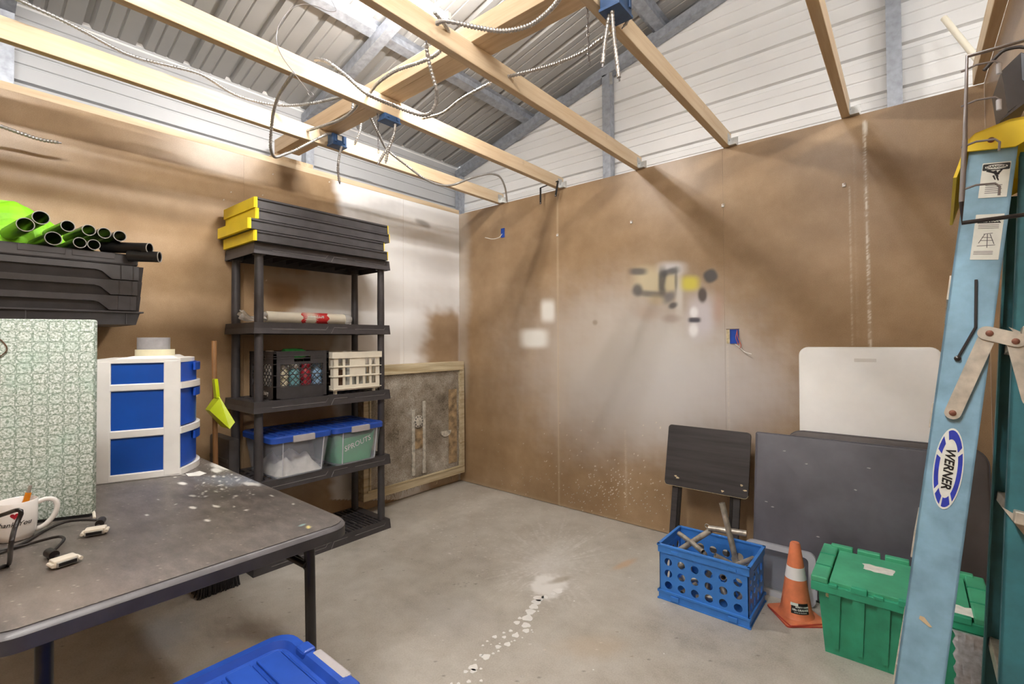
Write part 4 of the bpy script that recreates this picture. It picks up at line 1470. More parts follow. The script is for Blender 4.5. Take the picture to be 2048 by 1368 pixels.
tp = grid_panel('table_top', (TX0+.03, TY0+.03, TZ+.0005), (1, 0, 0), (0, 1, 0), (0, 0, 1), TX1-TX0-.06, TY1-TY0-.06, .004, .004, 'tabletop', t, table_paint)
# trim the corners of the top to the rounded outline
me = tp.data
n = len(me.vertices)
co = np.zeros(n*3, np.float32)
me.vertices.foreach_get('co', co)
co = co.reshape(-1, 3)
hx, hy, rr_ = (TX1-TX0)/2-.012, (TY1-TY0)/2-.012, .058
qx, qy = co[:, 0]-c.x, co[:, 1]-c.y
sx_, sy_ = hx/((TX1-TX0)/2-.03), hy/((TY1-TY0)/2-.03)
qx, qy = qx*sx_, qy*sy_
ex, ey = np.abs(qx)-(hx-rr_), np.abs(qy)-(hy-rr_)
inn = (ex > 0) & (ey > 0)
le = np.hypot(ex, ey)
mx = np.maximum(ex, ey)
sc = np.where(inn & (le > 1e-6), mx/np.maximum(le, 1e-6), 1.0)
qx = np.where(inn, np.sign(qx)*((hx-rr_)+ex*sc), qx)
qy = np.where(inn, np.sign(qy)*((hy-rr_)+ey*sc), qy)
co[:, 0], co[:, 1] = qx+c.x, qy+c.y
me.vertices.foreach_set('co', co.ravel())
for xl in (TX1-.055, TX0+.25):
    s = 1
    for y_ in (TY1-.105, TY0+.105):
        MB().tube([(xl-.01, y_, TZ-.047), (xl, y_, .4), (xl+.005, y_, .012)], .0145, 12).build('leg', 'black_metal', t, 50)
        MB().lathe([(.018, 0), (.018, .03), (.015, .034)], 12, Matrix.Translation((xl+.005, y_, 0))).build('leg_cap', 'black', t, 40)
    MB().rod((xl, TY1-.105, .30), (xl, TY0+.105, .30), .011, 10).build('cross_bar', 'black_metal', t, 50)
    dx = -.33 if xl > 1 else .3
    for y_ in (TY1-.105, TY0+.105):
        MB().tube([(xl-.004, y_, .60), (xl+dx*.12, y_, .625), (xl+dx, y_-.04*math.copysign(1, y_-c.y), TZ-.046)], .0085, 8).build('folding_brace', 'black_metal', t, 50)
    MB().tube([(xl-.004, TY1-.12, .635), (xl+dx*.9, TY1-.2, TZ-.046)], .009, 8).build('folding_brace', 'black_metal', t, 50)
TT = TZ+.0008

# ---- drawer unit
t = thing('drawer_unit', 'white and blue plastic three-drawer unit on the black table', 'drawers', (.915, -2.428, TT), math.atan2(.089, -.235)*0+0)
R = Matrix.Translation((.918, -2.44, TT)) @ Matrix.Rotation(-math.atan2(.354, .935), 4, 'Z')
t.matrix_world = R
# local: +y is the drawer front, the visible side lies in the plane x = 0, the unit extends to -x
DW, DD = .335, .268
zb = [0.0, .185, .365, .485]
tiers = [(0.012, .168), (.192, .35), (.372, .452)]
m = MB()
for z0, z1 in ((0, .028), (.165, .195), (.345, .372)):
    m.box(-DW, 0, -DD, 0, z0, z1, b=.004)
m.build('tier_frame', 'white', t)
for x_ in (-.022, -DW+.0):
    for y0, y1 in ((-DD, -DD+.05), (-.055, .0)):
        MB().box(x_, x_+.0225, y0, y1, .004, .462, b=.004).build('corner_post', 'white', t)
m = MB()
def bow(w_, n=12, d=.035):
    return [(-w_*k/n, d*math.sin(PI*k/n)) for k in range(n+1)]
pr = bow(DW)
m.prism([(0, -DD)]+[(x_, y_) for x_, y_ in pr]+[(-DW, -DD)], .452, .468)
m.taper(-DW+.02, -.012, -DD+.06, -.012, .468, -DW+.03, -.02, -DD+.11, -.03, .478)
m.build('top_panel', 'white', t)
for z_ in (0, .165, .345):
    mm = MB()
    pr2 = bow(DW, 14, .052)
    mm.prism([(x_, y_+.004) for x_, y_ in pr2]+[(x_, y_-.03) for x_, y_ in reversed(pr2)], z_+.001, z_+.026)
    mm.build('bowed_rail', 'white', t, 40)
for k, (z0, z1) in enumerate(((.027, .166), (.194, .346), (.371, .453))):
    d = tag(empty('drawer'), None)
    d.parent = t
    b_ = MB()
    b_.box(-DW+.012, -.008, -DD+.02, -.004, z0, z1)
    b_.build('drawer_box', 'drawer_blue', d)
    pr3 = bow(DW-.03, 14, .04)
    f = MB()
    f.prism([(x_-.015, y_+.002) for x_, y_ in pr3]+[(-.015-(DW-.03), -.003), (-.015, -.003)], z0+.002, z1-.002)
    f.build('drawer_front', 'blue', d, 40)
    g = MB()
    pr4 = bow(.15, 10, .012)
    g.prism([(x_-.09, y_+.044) for x_, y_ in pr4]+[(-.09-.15, .036), (-.09, .036)], z1-.038, z1-.006)
    g.build('pull', 'blue', d, 40)
t = thing('duct_tape', 'roll of grey duct tape on the masking tape', 'tape', (.80, -2.50, TT+.478+.0255))
MB().lathe([(.055, 0), (.055, .048), (.038, .048), (.038, 0), (.055, 0)], 28).build('tape_ring', 'duct', t, 40)
MB().lathe([(.038, .0005), (.038, .0475), (.036, .0475), (.036, .0005), (.038, .0005)], 24).build('cardboard_core', 'tan_board', t, 40)
t = thing('masking_tape', 'roll of cream masking tape lying on the drawer unit', 'tape', (.80, -2.495, TT+.4783))
MB().lathe([(.066, 0), (.066, .025), (.04, .025), (.04, 0), (.066, 0)], 28).build('tape_ring', 'masking', t, 40)
MB().lathe([(.04, .0005), (.04, .0245), (.038, .0245), (.038, .0005), (.04, .0005)], 24).build('cardboard_core', 'tan_board', t, 40)
t = thing('paper_scrap', 'torn strip of white paper under the drawer unit corner', 'paper', (.945, -2.405, TT))
m = MB()
m.prism([(-.03, -.015), (.02, -.02), (.05, .01), (.03, .04), (-.03, .035), (-.02, .01)], 0.0002, .0016)
m.build('scrap', 'paper', t)

# ---- patterned board
a, b = Vector((1.247, -2.757, 0)), Vector((1.154, -2.946, 0))
dx = (a-b).normalized()
nz = Vector((dx.y, -dx.x, 0))
up = (Vector((0, 0, 1))-nz*.0).normalized()
R = frame_matrix(a+Vector((0, 0, TT+.008)), dx, -nz, up)
t = thing('pin_board', 'board wrapped in green and white patterned fabric propped on the table', 'board', R=R)
MB().box(-.46, 0, 0, .028, 0, .594, b=.006).build('fabric_cover', 'fabric', t, 40)
m = MB()
m.box(-.4, -.01, .004, .024, -.0075, 0.0015)
m.build('dark_underside', 'ink', t)
MB().tube([(-.004, .012, .006), (.004, -.006, .002), (.012, -.03, -.004)], .004, 6).build('foot', 'cream', t)
m = MB()
m.tube(smooth_path([(-.30, -.002, .45), (-.23, -.004, .475), (-.198, -.004, .505), (-.22, -.003, .54), (-.26, -.002, .555), (-.31, -.002, .55)], .01), .0016, 6)
m.build('cord_loop', 'brown_box', t)
t = thing('book_stack', 'box standing behind the patterned board and keeping it upright', 'box', R=frame_matrix(a+Vector((0, 0, TT)), dx, -nz, up))
MB().box(-.4, -.06, .0285, .12, 0, .3, b=.003).build('carton', 'tan_board', t)
MB().box(-.25, -.2, .0283, .1205, .2998, .3006).build('tape_strip', 'masking', t)

# ---- mug
MUG = Vector((1.298, -2.925, TT))
t = thing('coffee_mug', 'white mug with a red heart and black script on the table', 'mug', MUG)
mr = .043
MB().lathe([(.030, 0), (.035, .003), (.040, .02), (mr, .05), (mr, .102), (mr-.0015, .104), (mr-.0035, .102), (mr-.004, .05), (.034, .012), (0, .01)], 40).build('mug_body', 'ceramic', t, 60)
va = MUG-Vector(CP)
vdir = math.atan2(-va.y, -va.x)                 # towards the viewer
rgt = Vector((-math.sin(vdir), math.cos(vdir), 0))
m = MB()
hb = [(mr-.003, .088), (mr+.012, .094), (mr+.032, .088), (mr+.038, .068), (mr+.030, .042), (mr+.012, .022), (mr-.005, .016)]
m.tube(smooth_path([rgt*u_+Vector((0, 0, v_)) for u_, v_ in hb], .006), .0066, 10)
m.build('handle', 'ceramic', t, 60)
def mugfn(ang0, z0):
    def fn(c_):
        an = vdir+ang0+c_.x/(mr+.0003)
        return Vector(((mr+.0004+c_.z)*math.cos(an), (mr+.0004+c_.z)*math.sin(an), z0+c_.y))
    return fn
text_obj('script', 'Thank You', .0175, Matrix.Identity(4), 'ink', t, fn=mugfn(-.18, .05), shear=.35, extr=.0003)
m = MB()
hp_ = []
for k in range(28):
    a_ = 2*PI*k/28
    hp_.append((.016*math.sin(a_)**3*.55, (.013*math.cos(a_)-.005*math.cos(2*a_)-.002*math.cos(3*a_)-.001*math.cos(4*a_))*.55))
f_ = mugfn(-.06, .072)
vs1 = [f_(Vector((x_, y_, .0003))) for x_, y_ in hp_]
m.add(vs1+[f_(Vector((0, 0, .0004)))], [(k, (k+1) % 28, 28) for k in range(28)])
m.build('heart', 'dark_red', t)
t = thing('lighter', 'amber lighter with a metal top standing in the mug', 'lighter', R=Matrix.Translation(MUG+Vector((-.005, .0, .0125))) @ Matrix.Rotation(-.22, 4, 'X'))
MB().taper(-.008, .008, -.009, .009, 0, -.0055, .0055, -.006, .006, .108).build('lighter_body', 'amber', t, 40)
MB().box(-.004, .004, -.004, .004, .108, .128, b=.001).build('lighter_top', 'zinc', t, 40)

# ---- video cables
def dvi(loc, rz, t):
    R = Matrix.Translation(loc) @ Matrix.Rotation(rz, 4, 'Z') @ Matrix.Scale(1.15, 4)
    c_ = MB().box(-.02, .02, -.008, .02, .0015, .0165, R, b=.003).build('plug', 'connector', t, 40)
    MB().box(-.0165, .0165, -.014, -.008, .004, .0135, R, b=.001).build('plug_shell', 'zinc', c_)
    MB().box(-.0145, .0145, -.0146, -.0139, .0055, .012, R).build('pin_face', 'ink', c_)
    for s in (-1, 1):
        MB().rod(R @ Vector((s*.0225, .012, .009)), R @ Vector((s*.0225, -.012, .009)), .0042, 8).build('thumb_screw', 'connector', c_)
    MB().tube([R @ Vector((0, .02, .009)), R @ Vector((0, .04, .009))], [.007, .005], 10).build('strain_relief', 'cable', c_, 50)
    MB().rod(R @ Vector((0, .052, .0105)), R @ Vector((0, .082, .0105)), .0105, 14).build('ferrite', 'cable', c_, 50)
    return R
tz = TT+.0045
def tp_(px_, py_, z=0.0):
    return on(px_, py_, 2, tz+z)
t = thing('video_cable', 'black video cable with an ivory plug lying beside the patterned board', 'cable')
p1 = tp_(190, 1067)
R1 = dvi((p1.x, p1.y, TT), 1.25, t)
MB().tube(smooth_path([R1 @ Vector((0, .082, .0105)), tp_(185, 1040, .012), tp_(165, 1040, .012), tp_(130, 1044, .01), tp_(88, 1062, .0), tp_(45, 1087, 0), tp_(-30, 1118, 0)], .012), .0037, 8).build('cord', 'cable', t, 60)
t = thing('video_cable', 'black video cable with an ivory plug lying near the table edge', 'cable')
p2 = tp_(130, 1127)
R2 = dvi((p2.x, p2.y, TT), 1.77, t)
MB().tube(smooth_path([R2 @ Vector((0, .082, .0105)), tp_(104, 1104, .01), tp_(120, 1089, .012), tp_(128, 1078, .014), tp_(118, 1073, .012), tp_(90, 1079, .008), tp_(50, 1090, 0), tp_(-30, 1108, .008)], .012), .0037, 8).build('cord', 'cable', t, 60)
t = thing('power_cord', 'thick black cord standing in a loop in front of the mug', 'cord')
MB().tube(smooth_path([tp_(-40, 1158, .004), tp_(5, 1133, .002), tp_(18, 1128, .002), on(22, 1090, 1, -2.965), on(30, 1055, 1, -2.955), on(42, 1028, 1, -2.945), on(36, 1020, 1, -2.95), on(10, 1028, 1, -2.965), on(-40, 1045, 1, -3.0)], .012), .0045, 8).build('cord', 'cable', t, 60)

# ---- big tote in front of the table
t = thing('storage_tote', 'large tote with royal blue lid and grey latch standing before the table', 'tote', (2.135, -2.79, 0))
WW, LL, hz = .415, .62, .50
m = MB()
def rr3(w_, l_, z, r_=.05):
    return [(x_, y_, z) for x_, y_ in rrect(w_, l_, r_, 5)]
m.loft([rr3(WW-.09, LL-.09, 0), rr3(WW-.085, LL-.085, .01), rr3(WW-.02, LL-.02, hz), rr3(WW-.026, LL-.026, hz), rr3(WW-.09, LL-.09, .012)])
m.build('body', 'clear', t, 40)
m = MB()
m.loft([rr3(WW-.004, LL-.004, hz-.012), rr3(WW+.004, LL+.004, hz+.012), rr3(WW-.006, LL-.006, hz+.03, .05), rr3(WW-.045, LL-.045, hz+.03, .04), rr3(WW-.06, LL-.06, hz+.014, .035)])
lid = m.build('lid', 'lid_blue', t, 40)
for k in range(8):
    y_ = LL/2-.075-k*.066
    MB().box(-WW/2+.05, WW/2-.05, y_-.026, y_+.026, hz+.014, hz+.0215, b=.003).build('lid_rib', 'lid_blue', lid)
    MB().rod((-WW/2+.055, y_+.033, hz+.0148), (WW/2-.06, y_+.033, hz+.0148), .003, 6).build('ridge', 'lid_blue', lid)
for s in (1, -1):
    MB().box(-.07, .07, s*LL/2-.012, s*LL/2+.012, hz-.04, hz+.031, b=.005).build('latch', 'latch', t)
    for q in (-1, 1):
        MB().box(q*.095-.022, q*.095+.022, s*(LL/2-.012)-.016, s*(LL/2-.012)+.016, hz+.0, hz+.036, b=.006).build('lid_lug', 'lid_blue', lid)

# ================================================================== LEANING TABLES
def lean(x, y_floor, y_top, z_top):
    """frame whose local z runs up the leaning face; local -y faces the room"""
    d = Vector((0, y_top-y_floor, z_top)).normalized()
    xx = Vector((1, 0, 0))
    return frame_matrix((x, y_floor, 0), xx, d.cross(xx), d)
# folding snack table
R = lean(2.235, -.25, -.075, .73)
t = thing('tray_table', 'small black folding tray table with chipped edges leaning on the wall', 'table', R=R)
TW, T0, T1 = .475, .385, .75
poly = [(x_, y_+(T0+T1)/2) for x_, y_ in rrect(TW, T1-T0, .02, 4)]
MR = Matrix(((1, 0, 0, 0), (0, 0, -1, 0), (0, 1, 0, 0), (0, 0, 0, 1)))
m = MB()
m.prism(poly, .018, .034, MR)
m.build('tabletop', 'tray_black', t, 40)
m = MB()
m.tube([(x_, -.0335, y_) for x_, y_ in poly if y_ < (T0+T1)/2-.02], .0014, 4)
m.build('worn_edge', 'worn_edge', t)
for k in range(5):
    x_, z_ = [(-.17, T0+.06), (.2, T0+.07), (.222, T0+.045), (.1, T0+.02), (-.16, T0+.05)][k]
    MB().prism([(x_+random.uniform(.004, .014)*math.cos(a_), z_+random.uniform(.003, .008)*math.sin(a_)) for a_ in np.linspace(0, 2*PI, 9)[:-1]], .034, .0345, MR).build('chip', 'worn_edge', t)
for s in (-1, 1):
    MB().box(s*.175-.018, s*.175+.018, -.017, .0, 0.0, T1-.03, b=.002).build('leg', 'tray_black', t)
    MB().box(s*.147-.009, s*.147+.009, -.014, .001, .02, T1-.05, b=.002).build('inner_leg', 'black_metal', t)
MB().box(-.19, .19, -.012, -.002, .06, .085, b=.002).build('stretcher', 'tray_black', t)

def leaning_table(name, label, x0, x1, yf, yt, zt_, mat, edge, rad, thick=.042):
    R = lean((x0+x1)/2, yf, yt, zt_)
    t = thing(name, label, 'table', R=R)
    L = math.hypot(yt-yf, zt_)
    m = MB()
    w_ = x1-x0
    po = lambda i_: [(x_, y_+L/2) for x_, y_ in rrect(w_-2*i_, L-2*i_, max(.004, rad-i_), 6)]
    r_ = [[(x_, -y2, z_) for x_, z_ in po(i_)] for i_, y2 in ((.006, 0), (0, .006), (0, thick-.01), (.005, thick-.003), (.012, thick))]
    m.loft(r_)
    m.build('tabletop', mat, t, 40)
    m = MB()
    m.tube([(x_, -thick+.006, z_) for x_, z_ in po(.003)], .0025, 5, closed=True)
    m.build('edge_band', edge, t)
    # folded legs on the hidden side
    for s in (-1, 1):
        MB().rod((s*(w_/2-.08), .012, .05), (s*(w_/2-.08), .012, L-.08), .011, 8).build('leg', 'black_metal', t)
    for z_ in (.05, L-.08):
        MB().rod((-(w_/2-.08), .012, z_), ((w_/2-.08), .012, z_), .011, 8).build('leg_bar', 'black_metal', t)
    return t, w_, L
t, w_, L = leaning_table('folding_table', 'white folding table standing on edge behind the dark tables', 2.712, 3.29, -.095, -.05, 1.225, 'table_white', 'table_white', .045)
MB().box(-.045, .045, -.0435, -.0415, L-.075, L-.058, b=.0006).build('maker_plate', 'white', t)
leaning_table('folding_table', 'dark brown folding table with rounded corners leaning behind the slate one', 2.66, 3.432, -.235, -.128, .785, 'brown_slate', 'slate', .075)
t, w_, L = leaning_table('folding_table', 'slate grey folding table leaning between tray table and green tote', 2.525, 3.305, -.315, -.197, .765, 'slate', 'slate', .012)
for k in range(9):
    x_, z_ = [(-.25, .69), (-.15, .64), (-.33, .42), (-.3, .4), (.05, .55), (.2, .25), (-.1, .3), (.1, .66), (-.2, .18)][k]
    MB().prism([(x_+random.uniform(.003, .01)*math.cos(a_), z_+random.uniform(.0015, .004)*math.sin(a_)) for a_ in np.linspace(0, 2*PI, 8)[:-1]], .0418, .0423, MR).build('scuff', 'latch', t)

# ================================================================== BLUE CRATE
CX0, CX1, CY0, CY1, CH = 2.198, 2.622, -.79, -.49, .27
cc = Vector(((CX0+CX1)/2, (CY0+CY1)/2, 0))
t = thing('blue_crate', 'blue plastic crate with round holes full of metal fittings', 'crate', cc)
w2, d2 = (CX1-CX0)/2-.01, (CY1-CY0)/2-.01
m = MB()
m.box(-w2, w2, -d2, d2, .006, .012)
m.build('floor_panel', 'crate_blue', t)
for q, (hw, hd, n_) in enumerate(((w2, d2, 6), (d2, w2, 4), (w2, d2, 6), (d2, w2, 4))):
    R = Matrix.Rotation(q*PI/2, 4, 'Z') @ Matrix.Translation((0, -hd, 0)) @ Matrix.Rotation(PI/2, 4, 'X')
    m = MB()
    m.holed(-hw+.012, hw-.012, .046, .214, n_, 3, .0185, -.003, 0, R)
    m.box(-hw, -hw+.012, .046, .214, -.003, 0, R)
    m.box(hw-.012, hw, .046, .214, -.003, 0, R)
    m.box(-hw, hw, .214, .228, -.003, 0, R)
    m.build('holed_side', 'crate_blue', t)
    m = MB()
    m.box(-hw-.004, hw+.004, .228, .263, -.002, .006, R)
    m.box(-hw-.01, hw+.01, .258, .268, -.005, .01, R, b=.002)
    m.build('rim', 'crate_blue', t)
    m = MB()
    m.box(-hw-.003, hw+.003, .004, .04, -.004, .004, R)
    m.box(-hw-.010, hw+.010, .034, .046, -.004, .008, R, b=.002)
    m.box(-hw-.010, hw+.010, 0, .006, -.004, .008, R, b=.001)
    m.build('base_band', 'crate_blue', t)
    if q % 2 == 0:
        for s in (-.62, .68):
            MB().box(s*hw-.017, s*hw+.017, .232, .246, .006, .009, R, b=.001).build('clip_slot', 'crate_blue', t)
            MB().box(s*hw-.02, s*hw+.02, .008, .03, .002, .012, R, b=.002).build('foot_lug', 'crate_blue', t)
    else:
        MB().box(-.045, .045, .216, .240, .0005, .002, R).build('grip_opening', 'ink', t)
# metal tube fittings in the crate
def fitting(label, segs, r=.013):
    """segs: list of (a, b) tubes in world space, the first sets the origin"""
    o_ = Vector(segs[0][0])
    t = thing('tube_fitting', label, 'fitting', o_)
    for a, b in segs:
        a, b = Vector(a)-o_, Vector(b)-o_
        MB().pipe(a, b, r, .0022, 14).build('tube', 'galv_pipe', t, 50)
    return t
def at(px_, py_, y_):
    return on(px_, py_, 1, y_)
fitting('upright cross-shaped metal fitting sticking up out of the blue crate', [(at(1473, 1126, -.66), at(1444, 1006, -.66)), (at(1417, 1056, -.67), at(1493, 1067, -.64))], .0135)
fitting('long metal tube fitting with an eye bolt leaning over the blue crate rim', [(at(1356, 1102, -.70), at(1421, 1061, -.66))], .0135)
MB()
t = fitting('short metal tube crossing under the long one in the blue crate', [(at(1358, 1067, -.60), at(1384, 1086, -.66)), (at(1382, 1084, -.69), at(1406, 1104, -.735))], .0125)
fitting('open metal tube lying in the middle of the blue crate', [(at(1430, 1111, -.735), at(1462, 1128, -.70))], .0125)
fitting('metal tube slanting up by the right side of the blue crate', [(at(1470, 1132, -.70), at(1507, 1117, -.60))], .0125)
for k in range(7):
    x_, y_ = cc.x-.125+.042*k, cc.y+(-.07 if k % 2 else .05)
    z_ = .038+.016*(k % 3)
    a_ = [.3, 1.2, -.6, .2, -1.1, .9, 1.4][k]
    dv = Vector((math.cos(a_)*.048, math.sin(a_)*.048, .01))
    c_ = Vector((x_, y_, z_))
    fitting('metal tube fitting lying in the heap inside the blue crate', [(c_-dv, c_+dv), (c_, c_+Vector((-dv.y*.8, dv.x*.8, .05)))], .0125)['group'] = 'metal fittings heaped in the blue crate'
for k in range(6):
    c_ = Vector((cc.x-.12+.047*k, cc.y+(.03 if k % 2 else -.06), .15+.014*(k % 3)))
    a_ = [.9, -.4, 1.9, .2, -1.2, .6][k]
    dv = Vector((math.cos(a_)*.06, math.sin(a_)*.06, .015))
    fitting('metal tube fitting lying in the heap inside the blue crate', [(c_-dv, c_+dv), (c_, c_+Vector((-dv.y*.9, dv.x*.9, .02)))], .0125)['group'] = 'metal fittings heaped in the blue crate'
t = thing('eye_bolt', 'eye bolt ring on the top of the long metal tube', 'ring', at(1414, 1052, -.665))
MB().tube([(math.cos(a_)*.009, 0, math.sin(a_)*.009) for a_ in np.linspace(0, 2*PI, 17)[:-1]], .003, 8, closed=True).build('ring', 'galv_pipe', t, 60)
MB().rod((0, 0, -.009), (.006, 0, -.03), .003, 8).build('shank', 'galv_pipe', t, 60)

# ================================================================== CLEAR BIN, CONES
R = lean(2.66, -.418, -.39, .25)
t = thing('clear_bin', 'clear plastic bin standing on its side behind the traffic cone', 'bin', R=R)
m = MB()
W3, H3 = .31, .245
out_ = [(x_, z_+H3/2) for x_, z_ in rrect(W3, H3, .03, 5)]
inn_ = [(x_, z_+H3/2) for x_, z_ in rrect(W3-.012, H3-.012, .026, 5)]
inn2 = [(x_, z_+H3/2) for x_, z_ in rrect(W3-.06, H3-.05, .02, 5)]
m.loft([[(x_, -.002, z_) for x_, z_ in out_], [(x_, .018, z_) for x_, z_ in out_], [(x_*.96, .045, H3/2+(z_-H3/2)*.96) for x_, z_ in out_]], False)
m.build('rim_wall', 'clear_rim', t, 40)
m = MB()
m.loft([[(x_, .0, z_) for x_, z_ in out_], [(x_, -.004, z_) for x_, z_ in out_], [(x_, -.004, z_) for x_, z_ in inn2], [(x_, .0, z_) for x_, z_ in inn2], [(x_, .0, z_) for x_, z_ in out_]], False)
m.build('face_frame', 'clear_rim', t)
m = MB()
m.prism([(x_*.96, H3/2+(z_-H3/2)*.96) for x_, z_ in inn_], -.047, -.045, MR)
m.build('bottom', 'clear', t)
for z_ in (.06, .17):
    MB().box(W3/2-.003, W3/2+.006, -.004, .014, z_-.02, z_+.02, b=.002).build('hinge_lug', 'clear_rim', t)

CB = Vector((2.755, -.545, 0))
topz = on(1584, 1083, 1, -.545).z
def cone(name_label, z, ang, full):
    t = thing('traffic_cone', name_label, 'cone', CB+Vector((0, 0, z)), ang)
    hb = .088
    m = MB()
    po = rrect(2*hb, 2*hb, .012, 3)
    m.loft([[(x_, y_, 0) for x_, y_ in po], [(x_, y_, .006) for x_, y_ in po]])
    m.build('base_edge', 'orange_red', t)
    m = MB()
    m.loft([[(x_*.99, y_*.99, .006) for x_, y_ in po], [(x_*.97, y_*.97, .0085) for x_, y_ in po]])
    m.build('base_top', 'orange', t)
    if full:
        h_ = topz-z
        rb, rt = .066, .0195
        rad = lambda zz: rb+(rt-rb)*(zz-.012)/(h_-.012)
        m = MB()
        m.lathe([(.073, .0085), (.069, .014), (rad(.03), .03), (rad(h_*.52), h_*.52), (rad(h_*.70), h_*.70), (rt+.001, h_-.006), (rt-.003, h_), (0, h_)], 40)
        m.build('cone_body', 'orange', t, 40)
        m = MB()
        z0, z1 = h_*.52, h_*.68
        m.lathe([(rad(z0)+.0006, z0), (rad(z1)+.0006, z1), (rad(z1)-.001, z1), (rad(z0)-.001, z0), (rad(z0)+.0006, z0)], 40)
        m.build('reflective_band', 'reflect', t, 40)
        # label wrapped on the side that faces the room
        va = math.atan2(CP[1]-CB.y, CP[0]-CB.x)-ang+.28
        def cfn(zc_):
            def fn(c_):
                zz = zc_+c_.y
                r_ = rad(zz)+.0008+c_.z
                a_ = va+c_.x/rad(zc_)
                return Vector((r_*math.cos(a_), r_*math.sin(a_), zz))
            return fn
        def patch(u0, u1, z0, z1, mat, nm, lift):
            m = MB()
            n_ = 10
            f = cfn((z0+z1)/2)
            zc_ = (z0+z1)/2
            vs_ = [f(Vector((u0+(u1-u0)*i/n_, zz-zc_, lift))) for zz in (z0, z1) for i in range(n_+1)]
            m.add(vs_, [(i, i+1, n_+2+i, n_+1+i) for i in range(n_)])
            m.build(nm, mat, t)
        patch(-.036, .036, .033, .078, 'ink', 'label', 0.0)
        patch(-.038, -.008, .066, .078, 'sticker', 'label_corner', .0004)
        text_obj('lettering', 'SAFETY CONE', .0085, Matrix.Identity(4), 'sticker', t, fn=lambda c_: cfn(.062)(c_+Vector((.008, 0, .0005))), bold=.0003)
        text_obj('lettering', '18in ORANGE', .011, Matrix.Identity(4), 'sticker', t, fn=lambda c_: cfn(.05)(c_+Vector((.0, 0, .0005))), bold=.0004)
        text_obj('lettering', 'CONO DE SEGURIDAD', .005, Matrix.Identity(4), 'sticker', t, fn=lambda c_: cfn(.0395)(c_+Vector((0, 0, .0005))))
    return t
cone('flat orange traffic cone base lowest of the nested pair', 0.0003, math.radians(38), False)
cone('orange traffic cone with white band and black label on top', .0092, math.radians(44), True)

# ================================================================== GREEN TOTE
GX0, GX1, GY0, GY1, GH = 2.85, 3.385, -.80, -.40, .32
gc = Vector(((GX0+GX1)/2, (GY0+GY1)/2, 0))
t = thing('green_tote', 'green attached-lid tote with torn white stickers beside the ladder', 'tote', gc)
gw, gd = (GX1-GX0)/2, (GY1-GY0)/2
m = MB()
m.taper(-gw+.04, gw-.04, -gd+.05, gd-.05, 0, -gw+.022, gw-.022, -gd+.02, gd-.02, .27)
m.build('body', 'green', t)
for sx in np.linspace(-gw+.075, gw-.075, 6):
    m = MB()
    k = 1 if int(round(sx*100)) % 2 else .75
    m.hexa([(sx-.006, -gd+.038, .03), (sx+.012, -gd+.038, .03), (sx+.012, -gd+.06, .03), (sx-.006, -gd+.06, .03),
            (sx-.016, -gd+.004, .262), (sx+.024, -gd+.004, .262), (sx+.024, -gd+.03, .262), (sx-.016, -gd+.03, .262)])
    m.build('side_rib', 'green', t)
for s in (-1, 1):
    for yy in (-.09, .0, .09):
        m = MB()
        xa, xb = s*(gw-.044), s*(gw-.014)
        m.hexa([(min(xa, xa-s*.01), yy-.012, .03), (max(xa, xa-s*.01), yy-.012, .03), (max(xa, xa-s*.01), yy+.012, .03), (min(xa, xa-s*.01), yy+.012, .03),
                (min(xb, xb-s*.012), yy-.02, .266), (max(xb, xb-s*.012), yy-.02, .266), (max(xb, xb-s*.012), yy+.02, .266), (min(xb, xb-s*.012), yy+.02, .266)])
        m.build('end_rib', 'green', t)
m = MB()
m.box(-gw, gw, -gd, -gd+.02, .258, .292, b=.003)
m.box(-gw, gw, gd-.02, gd, .258, .292, b=.003)
m.box(-gw, -gw+.02, -gd+.02, gd-.02, .258, .292, b=.003)
m.box(gw-.02, gw, -gd+.02, gd-.02, .258, .292, b=.003)
m.build('rim', 'green', t)
lid = tag(empty('lid'))
lid.parent = t
m = MB()
m.box(-gw+.062, gw-.062, -gd+.012, gd-.03, .288, .306, b=.002)
m.build('lid_panel', 'green_top', lid)
for s in (-1, 1):
    m = MB()
    m.box(min(s*gw, s*(gw-.058)), max(s*gw, s*(gw-.058)), -gd+.003, gd-.003, .29, .315, b=.005)
    m.build('end_band', 'green_top', lid)
    for yy in (-.07, .065):
        MB().box(min(s*(gw-.002), s*(gw-.06)), max(s*(gw-.002), s*(gw-.06)), yy-.004, yy+.004, .3135, .3175).build('band_groove', 'green', lid)
for k in range(5):
    a_ = -gw+.03+k*.098
    MB().box(a_, a_+.082, gd-.028, gd+.002, .29, .322, b=.004).build('hinge_knuckle', 'green_top', lid)
for k in range(6):
    a_ = -gw+.06+k*.072
    MB().box(a_, a_+(.052 if k % 2 else .03), -gd-.003, -gd+.02, .284, .308 if k % 2 else .298, b=.003).build('lid_tab', 'green', lid)
def torn(cx, cy, w_, h_, z, nm, par, Mx=None, mat='paper'):
    po = []
    n_ = 22
    for k in range(n_):
        a_ = 2*PI*k/n_
        q = 1+random.uniform(-.16, .16)
        po.append((cx+w_*q*max(-1, min(1, math.cos(a_)*1.35)), cy+h_*q*max(-1, min(1, math.sin(a_)*1.35))))
    MB().prism(po, z, z+.0008, Mx).build(nm, mat, par)
torn(-.06, .045, .05, .034, .3062, 'torn_sticker', lid)
torn(.185, -.15, .04, .038, .3062, 'torn_sticker', lid)
q = on(1657, 1188, 1, GY0+.02)-gc
p1_ = (-gd+.02, .27)
MY = Matrix(((1, 0, 0, 0), (0, 0, -1, 0), (0, 1, 0, 0), (0, 0, 0, 1)))
torn(q.x, q.z, .0095, .012, gd-.0205, 'sticker', t, MY, 'worn_edge')

